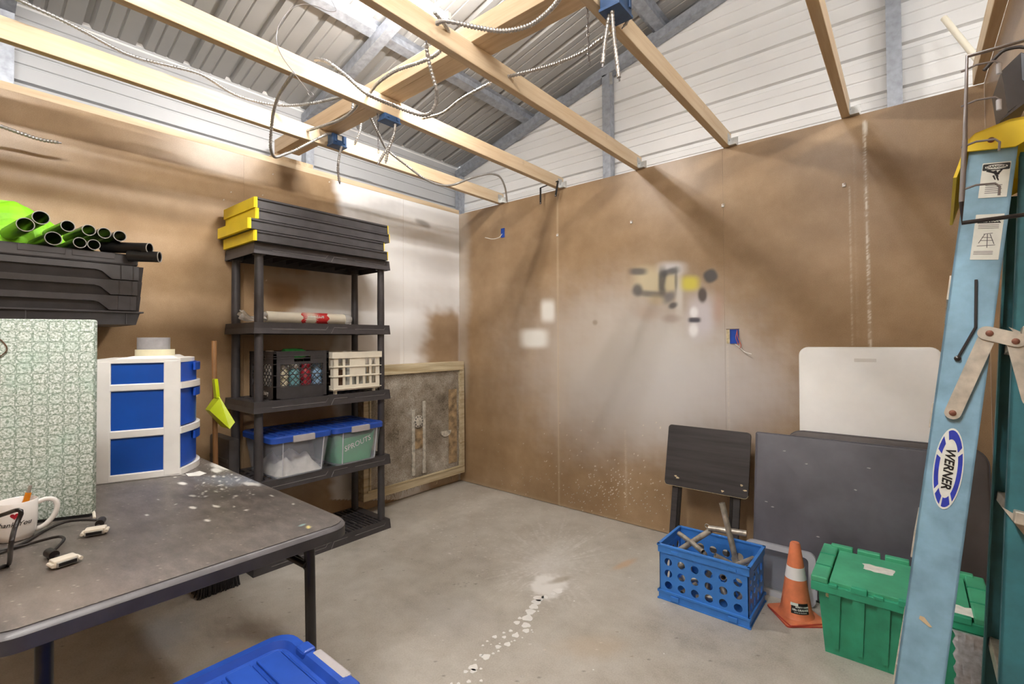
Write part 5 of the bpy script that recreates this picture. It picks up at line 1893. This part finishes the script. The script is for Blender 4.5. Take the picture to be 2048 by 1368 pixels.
# ---- bubble mailer
t = thing('bubble_mailer', 'silver bubble mailer leaning against the green tote', 'envelope', R=lean(3.325, -.885, -.835, .28))
m = MB()
na, nb = 13, 29
vs_ = []
for j in range(nb):
    for i in range(na):
        u_, v_ = i/(na-1), j/(nb-1)
        b_ = .006*abs(math.sin(i*PI/2+.3)*math.sin(j*PI/2+.3))+.004*math.sin(v_*7+u_*4)
        vs_.append((-.052+.115*u_+.004*math.sin(j*1.5)*(1 if i in (0, na-1) else 0), -.008-b_, .002+v_*.275))
k0 = len(vs_)
m.add(vs_+[(x_, .002, z_) for x_, y_, z_ in vs_],
      [(j*na+i, j*na+i+1, (j+1)*na+i+1, (j+1)*na+i) for j in range(nb-1) for i in range(na-1)] +
      [(k0+j*na+i, k0+(j+1)*na+i, k0+(j+1)*na+i+1, k0+j*na+i+1) for j in range(nb-1) for i in range(na-1)] +
      [(j*na, (j+1)*na, k0+(j+1)*na, k0+j*na) for j in range(nb-1)]+[(j*na+na-1, k0+j*na+na-1, k0+(j+1)*na+na-1, (j+1)*na+na-1) for j in range(nb-1)] +
      [((nb-1)*na+i, (nb-1)*na+i+1, k0+(nb-1)*na+i+1, k0+(nb-1)*na+i) for i in range(na-1)])
m.build('bubble_sheet', 'foil', t, 30)

# ================================================================== STEPLADDER
YT, YM = -1.60, -1.745
A = on(1987, 290, 1, YT)
Bm = on(1838, 1368, 1, YM)
sl = (A-Bm)/(A.z-Bm.z)
foot = A-sl*A.z
U = (A-foot).normalized()
Wd = Vector((.045, 1, 0))
Wd = (Wd-U*Wd.dot(U)).normalized()
Dd = Wd.cross(U)                                     # towards the wall
R = frame_matrix(foot, Dd, Wd, U)
LZ = (A-foot).length
t = thing('stepladder', 'folded blue fibreglass stepladder with yellow cap leaning on the right wall', 'ladder', R=R)
rw = .076
def rail(w_bottom, w_top, flip, mat, d0, d1, wid, nm, z0, z1):
    """channel rail: web plus two flanges; w is the offset across the ladder"""
    s = 1 if flip else -1
    o_ = MB()
    a_, b_ = w_bottom, w_top
    fl = .026*s
    for (x0, x1, y0, y1) in ((-wid/2, wid/2, 0, .004*s), (-wid/2, -wid/2+.004, 0, fl), (wid/2-.004, wid/2, 0, fl)):
        ya, yb = min(y0, y1), max(y0, y1)
        o_.hexa([(d0+x0, a_+ya, z0), (d0+x1, a_+ya, z0), (d0+x1, a_+yb, z0), (d0+x0, a_+yb, z0),
                 (d1+x0, b_+ya, z1), (d1+x1, b_+ya, z1), (d1+x1, b_+yb, z1), (d1+x0, b_+yb, z1)])
    return o_.build(nm, mat, t)
WT, WBt = .33, .50
# near side rail lies at w = 0 along its own axis; far rail spreads away
rail(0, 0, True, 'ladder_blue', 0, 0, rw, 'front_rail', 0.02, LZ+.01)
rail(WBt, WT, False, 'ladder_blue', 0, 0, rw, 'front_rail', 0.02, LZ+.01)
RD0, RD1 = .175, .066
rail(.03, .03, True, 'ladder_teal', RD0, RD1, .044, 'rear_rail', 0.02, LZ-.01)
rail(WBt-.03, WT-.02, False, 'ladder_teal', RD0, RD1, .044, 'rear_rail', 0.02, LZ-.01)
def wd(z):
    return WBt+(WT-WBt)*z/LZ
for k in range(5):
    z_ = .285+.285*k
    st = MB().box(-rw/2+.002, rw/2-.002, .002, wd(z_)-.002, z_-.004, z_, b=.001).build('step', 'alu', t)
    m = MB()
    m.box(-rw/2-.003, -rw/2+.002, .004, wd(z_)-.004, z_-.055, z_, b=.001)
    m.build('step_nose', 'alu', st)
    m = MB()
    m.prism([(-rw/2+.004, z_-.004), (rw/2-.01, z_-.004), (-rw/2+.012, z_-.075)], .005, .008, Matrix(((1, 0, 0, 0), (0, 0, 1, 0), (0, 1, 0, 0), (0, 0, 0, 1))))
    m.build('gusset', 'alu', st)
for k in range(4):
    z_ = .2+.37*k
    dd = RD0+(RD1-RD0)*z_/LZ
    MB().box(dd-.012, dd+.012, -.004, wd(z_)-.03, z_-.012, z_+.012, b=.002).build('rear_brace', 'alu', t)
    MB().prism([(dd-.03, z_+.012), (dd+.02, z_-.012), (dd+.02, z_-.05)], .0, .004, Matrix(((1, 0, 0, 0), (0, 0, 1, .0245), (0, 1, 0, 0), (0, 0, 0, 1)))).build('brace_plate', 'alu', t)
for w_ in (.0, WBt):
    MB().box(-rw/2-.006, rw/2+.006, w_-.008, w_+.034 if w_ == 0 else w_+.008, 0, .03, b=.004).build('foot_pad', 'black', t)
    MB().box(RD0-.03, RD0+.03, (w_+.022) if w_ == 0 else w_-.06, (w_+.064) if w_ == 0 else w_-.022, 0.0+RD0*0.0, .03, b=.004).build('foot_pad', 'black', t)
# yellow top cap: side skirts, top and front lip
m = MB()
side = [(-rw/2-.004, LZ-.012), (rw/2-.004, LZ-.012), (rw/2+.035, LZ+.016), (.150, LZ+.026), (.150, LZ+.062), (.02, LZ+.05), (-rw/2+.006, LZ+.028), (-rw/2-.006, LZ+.012)]
MP = Matrix(((1, 0, 0, 0), (0, 0, 1, 0), (0, 1, 0, 0), (0, 0, 0, 1)))
MB().prism(side, -.009, -.004, MP).build('cap_side', 'yellow', t)
MB().prism(side, WT+.004, WT+.009, MP).build('cap_side', 'yellow', t)
m = MB()
tops = [(.150, LZ+.062), (.02, LZ+.05), (-rw/2+.006, LZ+.028), (-rw/2-.006, LZ+.012), (-rw/2-.010, LZ-.012), (-rw/2-.020, LZ-.07)]
tin = [(x_-.0, z_-.006) for x_, z_ in tops]
poly = tops+[(-rw/2-.014, LZ-.07), (-rw/2-.004, LZ-.012), (-rw/2, LZ+.01), (-rw/2+.008, LZ+.023), (.02, LZ+.044), (.150, LZ+.056)]
m.prism(poly, -.009, WT+.009, MP)
m.build('top_cap', 'yellow', t)
for d_, z_ in ((-.005, LZ+.008), (.062, LZ+.030), (.054, LZ+.008)):
    MB().lathe([(.006, 0), (.006, .001), (.003, .003), (0, .003)], 12, Matrix.Translation((d_, -.009, z_)) @ Matrix.Rotation(PI/2, 4, 'X')).build('rivet', 'rust', t, 40)
# spreader
def strip(p, q, w_, y0, y1, nm, mat='alu'):
    p, q = Vector((p[0], 0, p[1])), Vector((q[0], 0, q[1]))
    d = (q-p).normalized()
    n = Vector((-d.z, 0, d.x))
    po = []
    for k in range(9):
        a_ = -PI/2+PI*k/8
        po.append(q+(d*math.cos(a_)+n*math.sin(a_))*w_)
    for k in range(9):
        a_ = PI/2+PI*k/8
        po.append(p+(d*math.cos(a_)+n*math.sin(a_))*w_)
    return MB().prism([(v.x, v.z) for v in po], y0, y1, MP).build(nm, mat, t)
def loc(px_, py_):
    """pixel on the near rail's web, in ladder coordinates"""
    n = (R.to_3x3() @ Vector((0, 1, 0)))
    d = Vector(ray(px_, py_))
    c_ = Vector(CP)
    k = (foot-c_).dot(n)/d.dot(n)
    v = R.inverted() @ (c_+d*k)
    return (v.x, v.z)
s0, s1, s2 = loc(1905, 826), loc(1978, 668), loc(2062, 800)
hin = loc(2030, 684)
strip(s0, (s1[0]-.002, s1[1]-.006), .0135, -.0085, -.0045, 'spreader_arm')
strip(hin, s2, .0135, -.0085, -.0045, 'spreader_arm')
strip((s1[0]-.004, s1[1]), (hin[0]+.002, hin[1]+.003), .0145, -.0115, -.0088, 'spreader_hinge')
for q in (s0, s1, hin):
    MB().lathe([(.0062, 0), (.0062, .0012), (.003, .003), (0, .003)], 12, Matrix.Translation((q[0], -.0087 if q is s0 else -.0115, q[1])) @ Matrix.Rotation(PI/2, 4, 'X')).build('rivet', 'rust', t, 40)
q0, q1, q2 = loc(1952, 560), loc(1951, 655), loc(1915, 717)
MB().tube([(q0[0], -.003, q0[1]), (q1[0], -.003, q1[1]), (q2[0], -.003, q2[1])], .0026, 6).build('cord_hook', 'cable', t)
MB().lathe([(.006, 0), (.006, .003), (.0, .005)], 10, Matrix.Translation((q2[0], -.0015, q2[1])) @ Matrix.Rotation(PI/2, 4, 'X')).build('cord_knob', 'cable', t)
# stickers on the web
MW = lambda d_, z_, tilt=0.0: Matrix.Translation((d_, -.0008, z_)) @ Matrix.Rotation(PI/2, 4, 'X') @ Matrix.Rotation(tilt, 4, 'Z')
def sticker(px0, py0, px1, py1, nm):
    a_, b_ = loc(px0, py0), loc(px1, py1)
    c_ = ((a_[0]+b_[0])/2, (a_[1]+b_[1])/2)
    return c_, abs(b_[0]-a_[0]), abs(b_[1]-a_[1])
c1 = loc(1989, 360)
MB().prism(rrect(.044, .078, .001, 2), -.0002, .0003, MW(*c1)).build('warning_label', 'sticker', t)
m = MB()
m.prism(rrect(.042, .0145, .002, 3), .0003, .0006, MW(c1[0], c1[1]+.029))
lb = m.build('warning_header', 'ink', t)
m = MB()
m.prism([(.0175*math.cos(a_), .0052*math.sin(a_)) for a_ in np.linspace(0, 2*PI, 25)[:-1]], .0006, .0008, MW(c1[0], c1[1]+.029))
m.build('header_oval', 'sticker', t)
text_obj('lettering', 'DANGER', .0078, MW(c1[0], c1[1]+.029) @ Matrix.Translation((0, 0, .0009)), 'ink', t, bold=.0002, extr=.0001)
m = MB()
for p_, q_, w_ in (((-.014, .014), (.006, .004), .0025), ((-.002, .012), (.004, -.002), .003), ((.004, .006), (.010, .015), .0022), ((.003, -.002), (.006, -.010), .0016), ((-.003, .002), (.001, -.008), .0016)):
    p_, q_ = Vector((p_[0], p_[1], 0)), Vector((q_[0], q_[1], 0))
    d_ = (q_-p_).normalized()
    n_ = Vector((-d_.y, d_.x, 0))*w_
    m.prism([(p_+n_)[:2], (q_+n_*.6)[:2], (q_-n_*.6)[:2], (p_-n_)[:2]], .0003, .0006, MW(c1[0], c1[1]+.008))
o = m.build('falling_figure', 'ink', t)
for k in range(5):
    MB().box(-.013, .013-.003*(k % 2), -.0006, .0006, .0003, .0005, MW(c1[0], c1[1]-.012-.0042*k)).build('print_line', 'grey_print', t)
c2 = loc(1974, 474)
MB().prism(rrect(.044, .1, .001, 2), -.0002, .0003, MW(*c2)).build('caution_label', 'sticker', t)
MB().prism(rrect(.036, .010, .0005, 2), .0003, .0006, MW(c2[0], c2[1]+.035)).build('caution_header', 'ink', t)
text_obj('lettering', 'CAUTION', .0082, MW(c2[0], c2[1]+.035) @ Matrix.Translation((0, 0, .0008)), 'sticker', t, bold=.0003, extr=.0001)
for k in range(3):
    MB().box(-.016, .016, -.0005, .0005, .0003, .0005, MW(c2[0], c2[1]+.026-.0035*k)).build('print_line', 'grey_print', t)
m = MB()
for p_, q_ in (((-.012, -.008), (-.004, .012)), ((.012, -.010), (.004, .012)), ((-.010, -.002), (.010, -.002)), ((-.008, .005), (.007, .004)), ((-.014, -.014), (.014, -.012)), ((0, .012), (.002, -.018)), ((-.006, .012), (.008, .014))):
    p_, q_ = Vector((p_[0], p_[1], 0)), Vector((q_[0], q_[1], 0))
    d_ = (q_-p_).normalized()
    n_ = Vector((-d_.y, d_.x, 0))*.0006
    m.prism([(p_+n_)[:2], (q_+n_)[:2], (q_-n_)[:2], (p_-n_)[:2]], .0003, .0005, MW(c2[0], c2[1]-.006))
m.build('ladder_drawing', 'grey_print', t)
for k in range(3):
    MB().box(-.018, .012, -.0005, .0005, .0003, .0005, MW(c2[0], c2[1]-.032-.003*k)).build('print_line', 'grey_print', t)
# oval maker's logo
c3 = loc(1896, 937)
c3a, c3b = loc(1916, 860), loc(1880, 1015)
hl = math.hypot(c3a[0]-c3b[0], c3a[1]-c3b[1])/2
tilt = 0.0
ML = MW(*c3, tilt)
ell = lambda a_, b_: [(a_*math.cos(q), b_*math.sin(q)) for q in np.linspace(0, 2*PI, 41)[:-1]]
MB().prism(ell(.0235, hl*1.02), -.0002, .0003, ML).build('logo_outline', 'sticker', t)
m = MB()
eo, ei = ell(.0215, hl*.97), ell(.0145, hl*.74)
for k in range(40):
    if k in (3, 12, 13, 17, 24, 28, 33):
        continue
    l_ = (k+1) % 40
    m.prism([eo[k], eo[l_], ei[l_], ei[k]], .0003, .0006, ML)
m.build('logo_ring', 'navy', t)
text_obj('lettering', 'WERNER', .0215, ML @ Matrix.Translation((0, 0, .0006)) @ Matrix.Rotation(-PI/2, 4, 'Z'), 'ink', t, bold=.0006, extr=.0002, shear=.2)
for px_, py_, a_ in ((1843, 1236, .6),):
    q = loc(px_, py_)
    MB().prism([(-.004, -.003), (.014, -.012), (.018, -.010), (.004, .004), (-.003, .004)], -.0001, .0003, MW(*q)).build('scrape', 'tan_board', t)

# ================================================================== WIRE RACK AND BLACK HOLDER ON THE RIGHT WALL
yk = -1.985
t = thing('wire_rack', 'grey wire rack with hooks fixed on the right wall above the ladder', 'rack')
r0, r1, r2 = on(1934, 113, 1, yk), on(1930, 280, 1, yk), on(1924, 446, 1, yk)
def towall(p, dz=0.0):
    return Vector((XR-.001, p.y, p.z+dz))
MB().tube([towall(r0, .0), r0, r1], .0032, 8).build('upper_wire', 'wire', t, 50)
MB().tube([r1, r2+Vector((0, 0, .035))], .0036, 8).build('front_wire', 'wire', t, 50)
MB().tube([r2+Vector((0, 0, .035)), r2, towall(r2, .004)], .0034, 8).build('lower_wire', 'cable', t, 50)
for py_ in (140, 210, 292, 378):
    p = on(1932, py_, 1, yk)
    e = p+Vector((.034, .0, .002))
    MB().tube([p-Vector((.006, 0, .001)), p+Vector((.012, 0, .004)), e, e+Vector((.005, 0, -.006)), e+Vector((.004, 0, -.02))], .0017, 6).build('hook', 'wire', t, 50)
    if py_ < 250:
        MB().rod(e+Vector((.004, 0, -.006)), e+Vector((.004, 0, -.022)), .0035, 8).build('hook_tip', 'clear_rim', t, 50)
for z_ in (r0.z, r2.z+.004):
    MB().lathe([(.012, 0), (.012, .004), (.006, .006), (0, .006)], 12, Matrix.Translation((XR, yk, z_)) @ Matrix.Rotation(-PI/2, 4, 'Y')).build('wall_plate', 'wire', t)
yh = -1.55
t = thing('wall_caddy', 'black plastic caddy with a loop handle hanging on the right wall', 'caddy')
g = lambda px_, py_, y_=yh: on(px_, py_, 1, y_)
p0, p1, p2, p3 = g(1990, 142), g(2026, 100), g(2075, 104), g(2016, 224)
p4 = g(2080, 190)
def back(p, d=.16):
    return p+Vector((0, d, 0))
m = MB()
P_ = [p0+Vector((.01, 0, -.004)), p1+Vector((.012, 0, -.01)), g(2060, 108), g(2066, 185), p3]
P_ = [Vector((min(v.x, XR-.006), v.y, v.z)) for v in P_]
m.loft([[tuple(v) for v in P_], [tuple(back(v)) for v in P_]])
m.build('caddy_body', 'black', t)
m = MB()
Pf = [p1+Vector((.012, -.002, -.012)), g(2062, 112)+Vector((0, -.002, 0)), g(2066, 170)+Vector((0, -.002, 0)), g(2044, 160)+Vector((0, -.002, 0))]
Pf = [Vector((min(v.x, XR-.006), v.y, v.z)) for v in Pf]
m.add([tuple(v) for v in Pf]+[tuple(v+Vector((0, .0018, 0))) for v in Pf], [(0, 1, 2, 3), (4, 7, 6, 5), (0, 4, 5, 1), (1, 5, 6, 2), (2, 6, 7, 3), (3, 7, 4, 0)])
m.build('grey_face', 'lens', t)
hpth = [g(1968, 141), g(1985, 122), g(2003, 104), g(2020, 97), g(2040, 94), g(2056, 96)]
hpth = [Vector((min(v.x, XR-.006), v.y, v.z)) for v in hpth]
MB().tube(smooth_path(hpth, .01), .0038, 8).build('loop_handle', 'black', t, 50)
m = MB()
a_, b_ = g(2000, 243), g(2052, 204)
b_ = Vector((min(b_.x, XR-.004), b_.y, b_.z))
m.hexa([a_, b_, back(b_), back(a_), a_+Vector((.004, 0, .007)), b_+Vector((0, 0, .010)), back(b_)+Vector((0, 0, .010)), back(a_)+Vector((.004, 0, .007))])
m.build('lower_flange', 'black', t)
MB().box(XR-.006, XR-.0005, yh+.03, yh+.13, p3.z+.02, p1.z-.03).build('wall_mount', 'black', t)

# ================================================================== CEILING WIRING
def conduit(label, pts, r=.0082, ribs=True, mat='conduit', group=None, name='flex_conduit', cat='conduit', end=None):
    P = smooth_path(pts, .004)
    # resample evenly so that the armour keeps its pitch
    acc, out_ = 0.0, [P[0]]
    for i in range(1, len(P)):
        seg = (P[i]-P[i-1]).length
        acc += seg
        if acc >= .0037:
            out_.append(P[i])
            acc = 0
    rr_ = [r*(1.0 if (i % 3) else .62) for i in range(len(out_))] if ribs else r
    t = thing(name, label, cat, out_[0], group=group)
    MB().tube([p-out_[0] for p in out_], rr_, 8).build('armour' if ribs else 'jacket', mat, t, 70)
    d = (out_[-1]-out_[-3]).normalized()
    m = MB()
    m.rod(out_[-1]-out_[0], out_[-1]-out_[0]+d*.012, r*.45, 6)
    m.build('wire_end', 'wire' if ribs else mat, t)
    return t
def zp(pts, z):
    return [on(a_, b_, 2, z) for a_, b_ in pts]
def dp(pts, d0, d1):
    n = len(pts)
    return [at_depth(a_, b_, d0+(d1-d0)*i/(n-1)) for i, (a_, b_) in enumerate(pts)]
ZJ = H+.089
conduit('armoured cable running along above the first joist to the strongback', zp([(20, -12), (38, 0), (120, 38), (178, 68), (239, 101), (284, 118), (342, 132), (403, 149), (455, 181), (495, 198), (554, 210), (615, 208), (687, 193)], ZJ+.03))
da = depth_of(on(585, 149, 2, H))
db = depth_of(on(678, 283, 0, JX[0]+.05))
conduit('armoured cable hanging in a deep loop into the blue box on the first joist', dp([(588, 145), (574, 165), (558, 191), (548, 220), (544, 246), (541, 290), (545, 308), (552, 314), (568, 309), (589, 301), (630, 280), (655, 268), (668, 268)], da-.02, db-.02))
conduit('armoured cable threaded through the first and second joists', zp([(612, 262), (616, 261), (645, 252), (681, 239), (705, 222), (722, 200), (736, 190)], H+.05)+zp([(752, 170), (770, 155), (795, 140), (842, 124), (866, 113), (880, 103)], H+.05))
conduit('armoured cable draped over the second joist and curling up to the third', dp([(630, 120), (636, 119), (655, 124), (690, 150), (735, 188), (790, 212), (830, 227), (850, 230), (863, 224), (872, 206), (874, 190), (872, 175), (862, 140), (855, 110), (853, 88)], depth_of(on(636, 119, 2, ZJ)), depth_of(on(853, 90, 2, H))-.05))
conduit('armoured cable leaving a hole in the second joist to pass under the third', zp([(844, 237), (848, 236), (885, 226), (920, 200), (955, 180), (980, 167)], H+.045))
conduit('armoured cable sagging from the third joist towards the fourth', zp([(1003, 157), (1008, 155), (1055, 144), (1110, 128), (1165, 105), (1200, 80), (1222, 68)], H+.045))
conduit('short armoured cable bending down into the side of the third joist', zp([(868, 24), (880, 38), (893, 55), (903, 80), (904, 90)], H+.07))
conduit('thick armoured cable swagged between third joist and strongback', zp([(872, 48), (885, 42), (905, 44), (960, 56), (1010, 62), (1060, 50), (1100, 20), (1128, -14)], H+.03), .0095)
conduit('armoured cable drooping from the strongback to the back wall corner', dp([(740, 233), (758, 270), (775, 300), (812, 330), (850, 358), (880, 370), (905, 370), (940, 357), (968, 349), (985, 348), (1000, 354), (1010, 375), (1014, 402)], depth_of(on(740, 235, 2, ZJ)), depth_of(on(1014, 402, 1, -.03))))
conduit('short armoured cable tail hanging under the first blue box', dp([(683, 292), (678, 315), (676, 335), (677, 350), (679, 364)], db-.02, db-.02))
d2_ = depth_of(on(783, 238, 2, H))
conduit('armoured cable tail hanging from the second blue box', dp([(791, 243), (789, 262), (784, 282), (773, 300), (757, 326)], d2_-.02, d2_-.02))
conduit('second shorter armoured tail crossing the one under the second box', dp([(788, 268), (780, 290), (775, 305), (772, 322)], d2_-.05, d2_-.05))
conduit('short armoured cable entering the face of the first joist', dp([(722, 246), (720, 262), (715, 276), (709, 287)], depth_of(on(709, 287, 0, JX[0]+.02))-.03, depth_of(on(709, 287, 0, JX[0]+.02))))
conduit('short armoured stub hanging at the strongback left of the second joist', dp([(706, 199), (706, 208), (705, 217)], depth_of(on(706, 210, 2, ZJ)), depth_of(on(706, 210, 2, ZJ))))
d3_ = depth_of(on(1231, 20, 2, H))
conduit('thick armoured tail hanging from the largest blue box, cut short', dp([(1222, 14), (1216, 45), (1210, 85), (1205, 128)], d3_-.03, d3_-.03), .0078)
conduit('long thick armoured tail with bare wires under the largest blue box', dp([(1224, 14), (1226, 50), (1231, 100), (1236, 140), (1238, 155)], d3_-.05, d3_-.05), .0078)
conduit('thin armoured loop on the side of the largest blue box', dp([(1250, -10), (1256, 14), (1258, 30), (1254, 44), (1248, 52)], d3_-.02, d3_+.03), .006)
conduit('armoured cable end sticking out along the left wall', [on(-20, 247, 0, .16), on(0, 252, 0, .15), on(40, 266, 0, .13), on(80, 279, 0, .12), on(116, 285, 0, .12)], .0085)
# plain wires
t = conduit('thin steel wire hanging in a curve with a noose at its end', dp([(655, -14), (668, 10), (672, 22), (655, 22), (630, 12), (606, 9), (585, 16), (565, 38), (554, 62), (554, 88), (566, 116), (588, 146), (610, 175), (616, 183)], 2.1, 2.0), .0016, False, 'wire', name='hanging_wire', cat='wire')
lp = dp([(616, 183), (622, 184), (627, 190), (624, 194), (618, 190), (615, 184)], 2.0, 2.0)
MB().tube([p-t.location for p in smooth_path(lp, .006)], .0014, 6).build('noose', 'wire', t, 60)
conduit('thin grey wire arched on the left wall top plate', [on(697, 354, 0, -.02), on(712, 355, 0, -.02), on(735, 361, 0, -.02), on(751, 368, 0, .0)], .0022, False, 'wire', name='loose_wire', cat='wire')
# junction boxes
def jbox(label, c_, w_, d_, h_, rz, sticker_):
    t = thing('junction_box', label, 'box', c_, rz)
    MB().box(-w_/2, w_/2, -d_/2, d_/2, 0, h_, b=.003).build('housing', 'box_blue', t, 40)
    MB().box(-w_/2-.003, w_/2+.003, -d_/2-.003, d_/2+.003, -.006, .004, b=.001).build('lip', 'box_blue', t)
    for s in (-1, 1):
        MB().box(w_/2, w_/2+.006, s*d_*.3-.007, s*d_*.3+.007, h_*.2, h_*.85, b=.002).build('nail_boss', 'box_blue', t)
    if sticker_:
        MB().box(w_/2+.0002, w_/2+.0012, -.016, .014, h_*.45, h_*.9).build('sticker', 'paper', t)
    return t
q = on(676, 292, 0, JX[0]+.06)
jbox('blue junction box with a white sticker on the first joist', Vector((JX[0]+.019+.032, q.y, q.z-.0)), .06, .09, .062, 0, True)
q = on(783, 243, 2, H-.03)
jbox('flat blue junction box under the second joist', Vector((JX[1]+.0, q.y, H-.0285)), .055, .095, .028, 0, False)
q = on(1232, 22, 2, H-.02)
jbox('largest blue junction box on the fourth joist trailing two tails', Vector((max(q.x, JX[3]+.056), q.y, H-.03)), .072, .1, .09, 0, False)
# chains
def chain(label, a_, b_):
    a_, b_ = Vector(a_), Vector(b_)
    t = thing('hanging_chain', label, 'chain', a_)
    n = int((a_-b_).length/.0165)
    m0 = MB()
    m0.tube([(math.cos(q)*.0045, 0, math.sin(q)*.0085+(.002 if math.sin(q) > 0 else -.002)) for q in np.linspace(0, 2*PI, 13)[:-1]], .0014, 5, closed=True)
    me = m0.mesh('link', 'wire', 60)
    for k in range(n):
        o = bpy.data.objects.new('link', me)
        COL.objects.link(o)
        o.parent = t
        o.location = (b_-a_)*((k+.5)/n)
        o.rotation_euler = (0, 0, (k % 2)*PI/2+.4)
    return t
p = on(1175, 8, 2, ZJ)
chain('dark steel chain hanging from the strongback beside the fourth joist', p, at_depth(1178, 131, depth_of(p)))
p = on(755, 222, 2, ZJ)
chain('thin dark chain hanging from the strongback by the second blue box', p, at_depth(757, 306, depth_of(p)))
# black double bracket at the second joist's end
yb_ = -.075
t = thing('metal_bracket', 'black bent strap bracket hanging at the end of the second joist', 'bracket')
def strap(p, q, w_, nm):
    d_ = (q-p).normalized()
    s_ = Vector((0, 1, 0))*.0015
    n_ = d_.cross(Vector((0, 1, 0))).normalized()*w_
    MB().hexa([p-n_-s_, p+n_-s_, p+n_+s_, p-n_+s_, q-n_-s_, q+n_-s_, q+n_+s_, q-n_+s_]).build(nm, 'black_metal', t)
b0, b1, b2, b3 = on(1081, 408, 1, yb_), on(1081, 376, 1, yb_), on(1116, 362, 1, yb_), on(1111, 393, 1, yb_)
strap(b0, b1, .0075, 'strap_arm')
strap(b1-Vector((.006, 0, 0)), b2, .004, 'strap_bridge')
strap(b2, b3, .008, 'strap_arm')
for q in (b0, b3):
    MB().lathe([(.004, 0), (.004, .001), (0, .001)], 10, Matrix.Translation(q+Vector((0, -.0015, .008))) @ Matrix.Rotation(PI/2, 4, 'X')).build('screw_hole', 'latch', t)

# ================================================================== BACK WALL FITTINGS
def outlet(label, px_, py_, w_, h_, spill):
    c_ = on(px_, py_, 1, 0)
    t = thing('outlet_box', label, 'outlet', c_)
    m = MB()
    R = Matrix.Rotation(PI/2, 4, 'X')
    m.plate([-w_/2, -w_/2+.003, w_/2-.003, w_/2], [-h_/2, -h_/2+.003, h_/2-.003, h_/2], 0.0005, .006, {(1, 1)}, R)
    m.build('box_rim', 'outlet_blue', t)
    MB().box(-w_/2+.003, w_/2-.003, -h_/2+.003, h_/2-.003, .0004, .0015, R).build('box_back', 'outlet_blue', t)
    if spill:
        MB().box(-w_/2-.020, -w_/2, -h_/2, h_/2, .0004, .0016, R).build('bare_edge', 'worn_edge', t)
        MB().box(-w_/2-.022, w_/2+.003, h_/2, h_/2+.004, .0004, .0012, R).build('cut_edge', 'brown_box', t)
    return t, c_
t, c_ = outlet('small blue outlet box high on the back wall near the corner', 1006, 466, .038, .078, False)
m = MB()
m.tube(smooth_path([p-c_ for p in (on(1004, 468, 1, -.01), on(998, 475, 1, -.05), on(985, 478, 1, -.09), on(970, 475, 1, -.12))], .008), .003, 8)
m.build('white_wire', 'paper', t, 60)
t, c_ = outlet('blue outlet box with loose red and white wires on the back wall', 1469, 673, .05, .085, True)
for pts_, mat_ in (([(1474, 660), (1476, 675), (1482, 690), (1480, 696)], 'copper_wire'), ([(1470, 688), (1478, 694), (1490, 704), (1503, 708)], 'paper'), ([(1474, 662), (1472, 676), (1477, 690)], 'copper_wire')):
    n_ = len(pts_)
    MB().tube(smooth_path([on(a_, b_, 1, -.008-.03*i_/n_)-c_ for i_, (a_, b_) in enumerate(pts_)], .006), .0022, 6).build('wire', mat_, t, 60)
cl = ['white cable clip on the first seam of the back wall', 'white cable clip on the middle sheet of the back wall', 'white cable clip on the second seam of the back wall', 'white cable clip beside the paint drips on the back wall']
for lab, (px_, py_) in zip(cl, ((1115, 470), (1263, 444), (1446, 411), (1688, 370))):
    c_ = on(px_, py_, 1, 0)
    t = thing('cable_clip', lab, 'clip', c_)
    m = MB()
    m.hexa([(-.008, -.0005, -.011), (.008, -.0005, -.011), (.008, -.0005, .009), (-.008, -.0005, .009), (-.007, -.008, -.01), (.007, -.008, -.01), (.005, -.008, .008), (-.005, -.008, .008)])
    m.build('clip_body', 'white', t)
    MB().lathe([(.003, 0), (.003, .0015), (0, .0015)], 8, Matrix.Translation((.002, -.008, .003)) @ Matrix.Rotation(PI/2, 4, 'X')).build('nail_head', 'rust', t)
t = thing('white_pipe', 'white plastic pipe leaning over the top of the right wall', 'pipe')
MB().pipe(on(1888, 36, 1, .06), on(1962, 128, 1, -.045), .0135, .002, 14).build('pipe_wall', 'pvc', t, 50)
